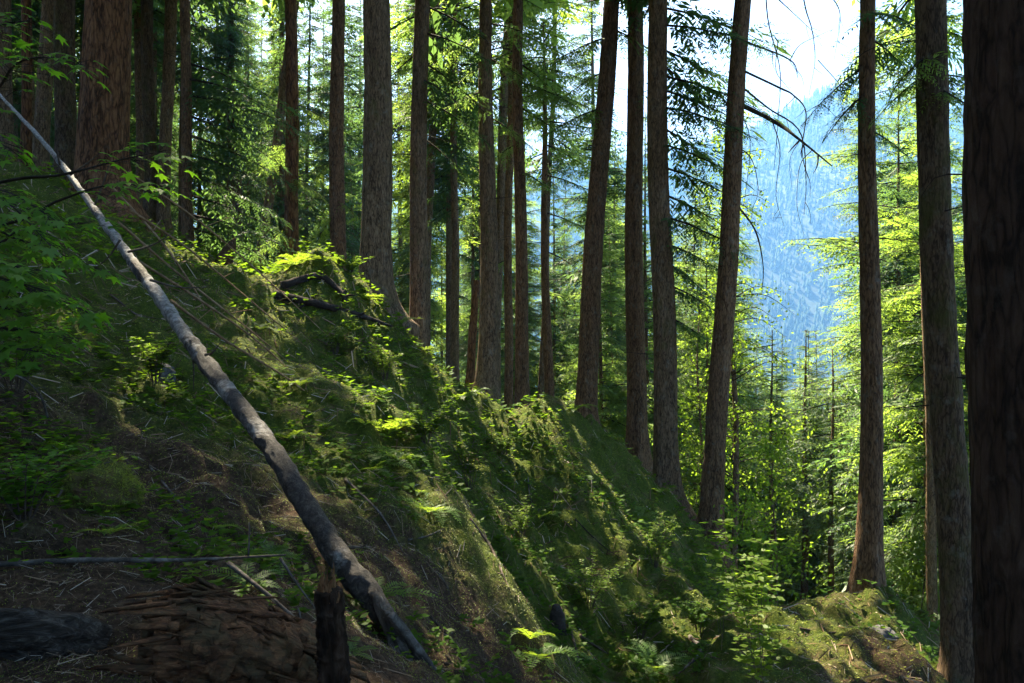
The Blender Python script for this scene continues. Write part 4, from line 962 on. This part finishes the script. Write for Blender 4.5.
def stick(label, ctl, r, mat='dead_twig', name='dead_branch', side=3, seed=0, group=None, cat='branch', ground_ends=False, segs=6):
    rng = np.random.default_rng(seed+400)
    w = [P(*q) if len(q) == 3 else hit(*q)+[0, 0, r*.8] for q in ctl]; o = w[0].copy(); w = [q-o for q in w]
    a = Acc(); n = 26; a.add(*tube(w, [r, r*.85, r*.6, r*.25], n, segs, amp=r*.25, fr=30, seed=seed, long=.5)); c = catmull(w, n)
    L = np.linalg.norm(c[-1]-c[0])
    for s in range(side):
        q = c[rng.integers(6, 24)]; e = q+rng.normal(0, 1, 3)*[.09, .06, .07]*min(L, 1.6)
        a.add(*tube([q, (q+e)/2+rng.normal(0, .01, 3), e], [r*.4, r*.3, r*.12], 6, 4))
    return obj(name, a.mesh(name, M[mat], True), None, o, label, cat, group)
stick('long thin stick lying level across the lower left foreground', [(-30,566,3.4),(80,560,3.5),(180,560,3.6),(286,555,3.75)], .014, 'grey_wood', side=4, seed=1, segs=8)
stick('thin branch sloping from the level stick toward the broken stump', [(228,563,3.65),(262,590,3.55),(300,622,3.5),(318,634,3.45)], .011, 'grey_wood', seed=2)
stick('short thin twig slanting down right of the level stick', [(280,558,3.75),(298,585,3.7),(318,612,3.65)], .007, 'grey_wood', seed=3)
stick('pale bent branch lying beside the mossy boulder', [(10,500,4.2),(45,486,4.3),(75,470,4.4),(110,462,4.5)], .013, 'grey_wood', seed=4)
stick('curved bare twig standing up at the left edge', [(48,418,4.6),(40,395,4.55),(22,378,4.5),(-5,372,4.4)], .008, 'grey_wood', seed=5)
stick('twig hanging down over the mossy boulder', [(62,490,4.2),(54,505,4.15),(52,530,4.1)], .006, seed=6)
POLES = [('uppermost of the thin dead poles lying beside the log', (128,172,10.2),(200,222,11.2),(270,282,11.8),(330,338,11.4)), ('second thin dead pole from the top beside the log', (130,210,9.6),(190,250,10.4),(250,300,10.8),(312,352,10.6)), ('third thin dead pole beside the log', (118,222,9.2),(180,275,9.7),(250,330,10),(300,372,9.8)), ('fourth thin dead pole beside the log', (140,262,8.6),(200,300,9.0),(262,345,9.2),(322,402,9.0)),
         ('lowest of the thin dead poles beside the log', (170,300,8.2),(225,340,8.4),(290,380,8.6),(340,420,8.7)), ('short thin pole crossing the others by the sunlit straw', (110,185,10),(160,240,9.7),(195,290,9.4),(205,310,9.2))]
for k, (lb, *c) in enumerate(POLES): stick(lb, c, .017, 'tan_wood', 'dead_pole', 5, 20+k, 'thin dead poles beside the fallen log')
GS = [('pale twig lying across the sunlit rib', [(408,545),(425,540),(445,530)], .009), ('curled dead root hanging from the sunlit rib', [(470,520),(490,548),(500,570),(510,592)], .014), ('forked pale twig below the sunlit rib', [(438,575),(446,590),(450,600)], .009), ('dead branch lying along the slope right of the log', [(345,480),(380,520),(405,560)], .012),
      ('brown stick crossing the slope above the broken stump', [(345,550),(370,549),(392,553)], .012), ('thin dark stick in the moss right of the log', [(430,620),(450,640),(470,668)], .009), ('white stick standing in the ridge face moss', [(528,480),(530,500),(536,515)], .012), ('pale dead branch at the gully bottom', [(560,610),(572,640),(580,668)], .022),
      ('bleached branch fork beside the gully', [(580,640),(595,652),(612,660)], .02), ('grey dead branch on the left end of the brown mound', [(690,640),(700,655),(676,680)], .03), ('thin stick lying on top of the brown mound', [(800,632),(830,634),(866,630)], .013), ('dark stick on the ridge face below the saddle', [(560,470),(585,495),(600,508)], .012),
      ('dark stick on the right ridge face', [(575,520),(600,545),(622,560)], .013), ('leaning grey stick under the dark roots on the crest', [(300,312),(312,302),(318,296)], .02), ('thin branch across the shaded slope left of the log', [(110,300),(150,320),(195,300)], .012), ('short stick in the leaves below the log', [(150,470),(175,500),(190,520)], .01)]
for k, (lb, c, r) in enumerate(GS): stick(lb, c, r, ['grey_wood', 'dead_twig', 'dead_twig'][k % 3] if 'dark' not in lb else 'dead_dark', 'dead_branch', 2, 50+k, 'fallen sticks on the slope')
stick('dark gnarled root bending over the left mossy crest', [(282,290),(318,282),(340,298),(348,310)], .07, 'dead_dark', 'exposed_root', 3, 80, cat='root')
stick('dark rotting branch lying under the gnarled root on the crest', [(275,300),(320,312),(360,320),(392,334)], .075, 'dead_dark', 'rotting_branch', 2, 81, cat='branch')

def lump(name, label, cat, p, size, mat, seed, amp=.22, fr=1.6, sub=4, rot=0, group=None):
    import bmesh
    bm = bmesh.new(); bmesh.ops.create_icosphere(bm, subdivisions=sub, radius=1); V = np.array([v.co[:] for v in bm.verts]); Fc = np.array([[v.index for v in f.verts] for f in bm.faces]); bm.free()
    f = fbm(V[:, 0]*fr+seed, V[:, 1]*fr, V[:, 2]*fr, seed, 4)-.5; g = fbm(V[:, 0]*6, V[:, 1]*6+seed, V[:, 2]*6, seed+5, 3)-.5
    V = V*(1+amp*2*f+amp*.6*g)[:, None]*np.array(size)
    o = obj(name, mesh(name, V, [Fc], M[mat], True), None, p, label, cat, group); o.rotation_euler = (0, 0, rot); return o
def mossy_boulder():
    o = lump('mossy_boulder', 'moss-covered boulder in deep shade at lower left', 'boulder', P(92, 496, 4.5), (.25, .25, .22), 'moss', 3, .3, 1.8, 5)
    rng = np.random.default_rng(6); n = len(o.data.vertices); V = np.empty(n*3); o.data.vertices.foreach_get('co', V); V = V.reshape(-1, 3); Nn = np.empty(n*3); o.data.vertices.foreach_get('normal', Nn); Nn = Nn.reshape(-1, 3)
    i = rng.integers(0, n, 9000); i = i[Nn[i, 2] > -.2]; p = V[i]+rng.normal(0, .006, (len(i), 3)); d = Nn[i]*.6+rng.normal(0, .6, (len(i), 3))+[0, 0, -.4]; d /= np.linalg.norm(d, axis=1)[:, None]
    sd = np.cross(d, rng.normal(0, 1, d.shape)); sd /= np.linalg.norm(sd, axis=1)[:, None]; l = rng.uniform(.01, .03, len(i))[:, None]
    Q = np.stack([p, p+d*l*.5+sd*l*.1, p+d*l, p+d*l*.5-sd*l*.1], 1); obj('moss_fuzz', quads_mesh('moss_fuzz', Q, rng.uniform(0, .7, len(i)), M['moss_blade']), o)
mossy_boulder()
lump('rock', 'grey rock lying on the brown mound beside the warm brown trunk', 'rock', hit(880, 634)-[0, 0, .03], (.22, .15, .09), 'rock', 5, .4, 2.2, rot=.4)
lump('rock', 'dark stone beside the reddish litter next to the fallen log', 'rock', hit(160, 375), (.14, .12, .13), 'rock', 6, .35, 2.2)
def weathered_log():
    w = [P(-60, 640, 2.72), P(20, 636, 2.78), P(60, 638, 2.82), P(106, 646, 2.88)]; o = w[1].copy(); V, fs = tube([q-o for q in w], [.075, .08, .075, .05], 90, 30, amp=.03, fr=34, seed=3, long=.12, ridge=True)
    a = Acc(); a.add(V, fs); obj('weathered_log', a.mesh('weathered_log', M['old_wood'], True), None, o, 'weathered grey log end at the lower left corner', 'log')
weathered_log()
def rotten_wood():
    # crumbling block of red rotten wood, cracked into cubes
    rng = np.random.default_rng(12); p = P(225, 668, 2.95); n = 64
    t = empty('rotten_log', p, 'crumbling reddish rotten log broken into blocky cracks, bottom left', 'log')
    w = [P(142, 656, 2.80)-p, P(200, 652, 2.86)-p, P(255, 672, 2.94)-p, P(306, 694, 3.0)-p]
    V, fs = tube(w, [.175, .195, .195, .18], 170, 120, cap=True)
    ctr = catmull(w, 170); ci = np.clip(np.arange(len(V))//120, 0, 169); ci[-2:] = [0, 169]; rad = V-ctr[ci]; ln = np.linalg.norm(rad, axis=1)[:, None]+1e-6
    a_ = np.arctan2(rad[:, 2], -rad[:, 1]); sq = (np.abs(np.cos(a_))**4+np.abs(np.sin(a_))**4)**-.25
    V = ctr[ci]+rad*np.minimum(sq, 1.16)[:, None]
    x, y, z = V[:, 0], V[:, 1], V[:, 2]; L_ = ci/170*.75
    def crack(a, s, seed, wd=.05):
        q = a*s+1.6*fbm(x*4+seed, y*4, z*4, seed, 3); f = np.abs(q-np.round(q)); return np.exp(-(f/wd)**2)
    blk = noise3(np.round(L_*11+1.5*fbm(x*4, y*4, z*4, 1, 3)), np.round(a_*2.2+1.2*fbm(x*5, y*5, z*5, 2, 3)), 0*x, 7)
    dsp = .045*(fbm(x*5, y*5, z*5, 4, 4)-.5)+.05*(blk-.5)-.006*crack(L_, 8, 1)-.008*crack(a_, 1.6, 2)+.016*(fbm(x*26, y*26, z*26, 6, 4)-.5)
    hole = np.exp(-(((V-(P(168, 616, 2.75)-p))/[.08, .12, .05])**2).sum(1))
    V = V+rad/ln*(dsp-.13*hole)[:, None]
    a = Acc(); a.add(V, fs)
    for k in range(190):                       # splinters and plates of the rotting wood
        u = rng.uniform(.14, 1); i = int(u*166); th = rng.uniform(-.6, 2.8)
        ax = ctr[min(i+2, 169)]-ctr[i]; ax /= np.linalg.norm(ax); out = np.array([0, -math.cos(th), math.sin(th)]); out -= ax*out.dot(ax); out /= np.linalg.norm(out); tn = np.cross(ax, out)
        sq_ = min(1.16, (abs(math.cos(th))**4+abs(math.sin(th))**4)**-.25)
        q = ctr[i]+out*(.188*sq_+rng.uniform(-.022, .004)); l = rng.uniform(.06, .26); w_ = rng.uniform(.004, .024); h_ = rng.uniform(.003, .010)
        d = ax+rng.normal(0, .10, 3)+out*rng.uniform(-.08, .10); d *= rng.choice([-1, 1]); d /= np.linalg.norm(d); tp = rng.uniform(.2, .9)
        pr = [q+tn*w_-out*h_, q+tn*w_+out*h_, q-tn*w_+out*h_*rng.uniform(.3, 1.2), q-tn*w_-out*h_]
        en = [p+d*l*rng.uniform(.75, 1.1)-(p-q)*(1-tp) for p in pr]
        a.add(np.array(pr+en), [np.array([[0, 1, 2, 3], [7, 6, 5, 4], [0, 4, 5, 1], [1, 5, 6, 2], [2, 6, 7, 3], [3, 7, 4, 0]])])
    obj('log_body', a.mesh('log_body', M['red_rot'], False), t)
rotten_wood()
def broken_stump():
    D = 2.72; b = P(336, 735, D); o = b.copy(); t = empty('broken_stump', o, 'thin snapped stump with splintered orange top before the fallen log', 'stump')
    w = [b-o+[0, 0, -.1], P(335, 690, D)-o, P(331, 630, D)-o, P(329, 590, D)-o]
    a = Acc(); a.add(*tube(w, [.050, .047, .043, .040], 120, 40, amp=.012, fr=60, seed=9, long=.3, ridge=True)); obj('stump_body', a.mesh('stump_body', M['bark_dark'], True), t)
    s = Acc(); rng = np.random.default_rng(4)
    for k in range(34):
        an = rng.uniform(0, 6.28); rr = .038*math.sqrt(rng.uniform(.05, 1)); q = P(329, 592, D)-o+np.array([math.cos(an)*rr, math.sin(an)*rr, -.03]); h = rng.uniform(.03, .075)*(1.0-.5*math.cos(an))+(.08 if k == 3 else 0)
        e = q+np.array([rng.normal(0, .006), rng.normal(0, .006), h]); tn = np.array([-math.sin(an), math.cos(an), 0])*rng.uniform(.004, .014); ou = np.array([math.cos(an), math.sin(an), 0])*.004
        m = (q+e)/2
        s.add(np.array([q-tn-ou, q+tn-ou, q+tn+ou, q-tn+ou, m-tn*.8-ou, m+tn*.9-ou, m+tn*.9+ou, m-tn*.8+ou, e]), [np.array([[0, 1, 5, 4], [1, 2, 6, 5], [2, 3, 7, 6], [3, 0, 4, 7]]), np.array([[4, 5, 8], [5, 6, 8], [6, 7, 8], [7, 4, 8]])])
    obj('splintered_top', s.mesh('splintered_top', M['orange_wood'], False), t)
broken_stump()
def snag(name, label, pts, rad, mat, seed):
    w = [P(*q) for q in pts]; o = w[0].copy(); a = Acc(); a.add(*tube([q-o for q in w], rad, 40, 18, amp=rad[0]*.16, fr=12, seed=seed)); obj(name, a.mesh(name, M[mat], True), None, o, label, 'snag')
snag('broken_snag', 'short reddish broken snag leaning on the crest at the edge of the dark wood', [(219,290,16),(224,262,16),(231,246,16),(235,238,16)], [.14, .16, .10, .02], 'red_rot', 1)
snag('broken_snag', 'leaning red-brown broken snag left of the saddle trunk', [(468,400,23),(471,360,23),(474,315,23),(477,280,23)], [.13, .12, .11, .09], 'bark_red', 2)
snag('broken_snag', 'short mossy snag in the dark wood right of the knotty trunk', [(241,290,30),(240,250,30),(240,215,30),(239,178,30)], [.14, .13, .12, .10], 'bark_mossy', 3)
snag('tree_stump', 'dark charred stub on the slope above the gully', [(560,645,8.9),(558,630,8.9),(557,616,8.9),(556,605,8.9)], [.11, .10, .08, .04], 'dead_dark', 5)

# ------------------------------------------------------------------ air, light, camera
def haze():
    k = N('haze'); v = k.n('VolumePrincipled'); v.inputs['Color'].default_value = (.14, .35, .78, 1); v.inputs['Density'].default_value = HAZE; v.inputs['Anisotropy'].default_value = .12
    k.link(v.outputs[0], k.out.inputs['Volume'])
    x0, x1, y0, y1, z0, z1 = -6200, 6200, -6200, 6200, -262, 900
    V = [(x, y, z) for x in (x0, x1) for y in (y0, y1) for z in (z0, z1)]
    Fq = [[0, 1, 3, 2], [4, 6, 7, 5], [0, 4, 5, 1], [2, 3, 7, 6], [0, 2, 6, 4], [1, 5, 7, 3]]
    obj('haze', mesh('haze', V, [Fq], k.m), kind='stuff', label='pale blue haze hanging in the valley air', cat='haze')
HAZE = .00034
haze()
wd = bpy.data.worlds.new('World'); sc.world = wd; wd.use_nodes = True; nt = wd.node_tree; bg = nt.nodes['Background']
sky = nt.nodes.new('ShaderNodeTexSky'); sky.sky_type = 'NISHITA'; sky.sun_disc = False; sky.sun_elevation = SUN_EL; sky.sun_rotation = SUN_AZ
sky.air_density = 1.0; sky.dust_density = 2.5; sky.ozone_density = .4
nt.links.new(sky.outputs[0], bg.inputs[0]); bg.inputs[1].default_value = .05
sl = bpy.data.lights.new('sun', 'SUN'); sl.energy = 5.0; sl.angle = math.radians(.5); sl.color = (1, .87, .62)
so = bpy.data.objects.new('sun', sl); COL.objects.link(so); so.rotation_euler = Vector(SUN).to_track_quat('Z', 'Y').to_euler(); so.location = (-20, 30, 60)
cam = bpy.data.cameras.new('camera'); cam.lens = 28; cam.sensor_width = 36; cam.clip_start = .1; cam.clip_end = 20000
co = bpy.data.objects.new('camera', cam); COL.objects.link(co); co.rotation_euler = (math.radians(90), 0, 0); sc.camera = co
sc.view_settings.view_transform = 'Standard'; sc.view_settings.look = 'None'; sc.view_settings.gamma = 1; sc.view_settings.use_curve_mapping = False
sc.view_settings.exposure = 3.4
sc.render.engine = 'CYCLES'; cy = sc.cycles
cy.max_bounces = 8; cy.diffuse_bounces = 5; cy.glossy_bounces = 2; cy.transmission_bounces = 4; cy.volume_bounces = 0; cy.transparent_max_bounces = 8
cy.sample_clamp_indirect = 4.0; cy.use_denoising = True; cy.use_adaptive_sampling = True; cy.adaptive_threshold = .02
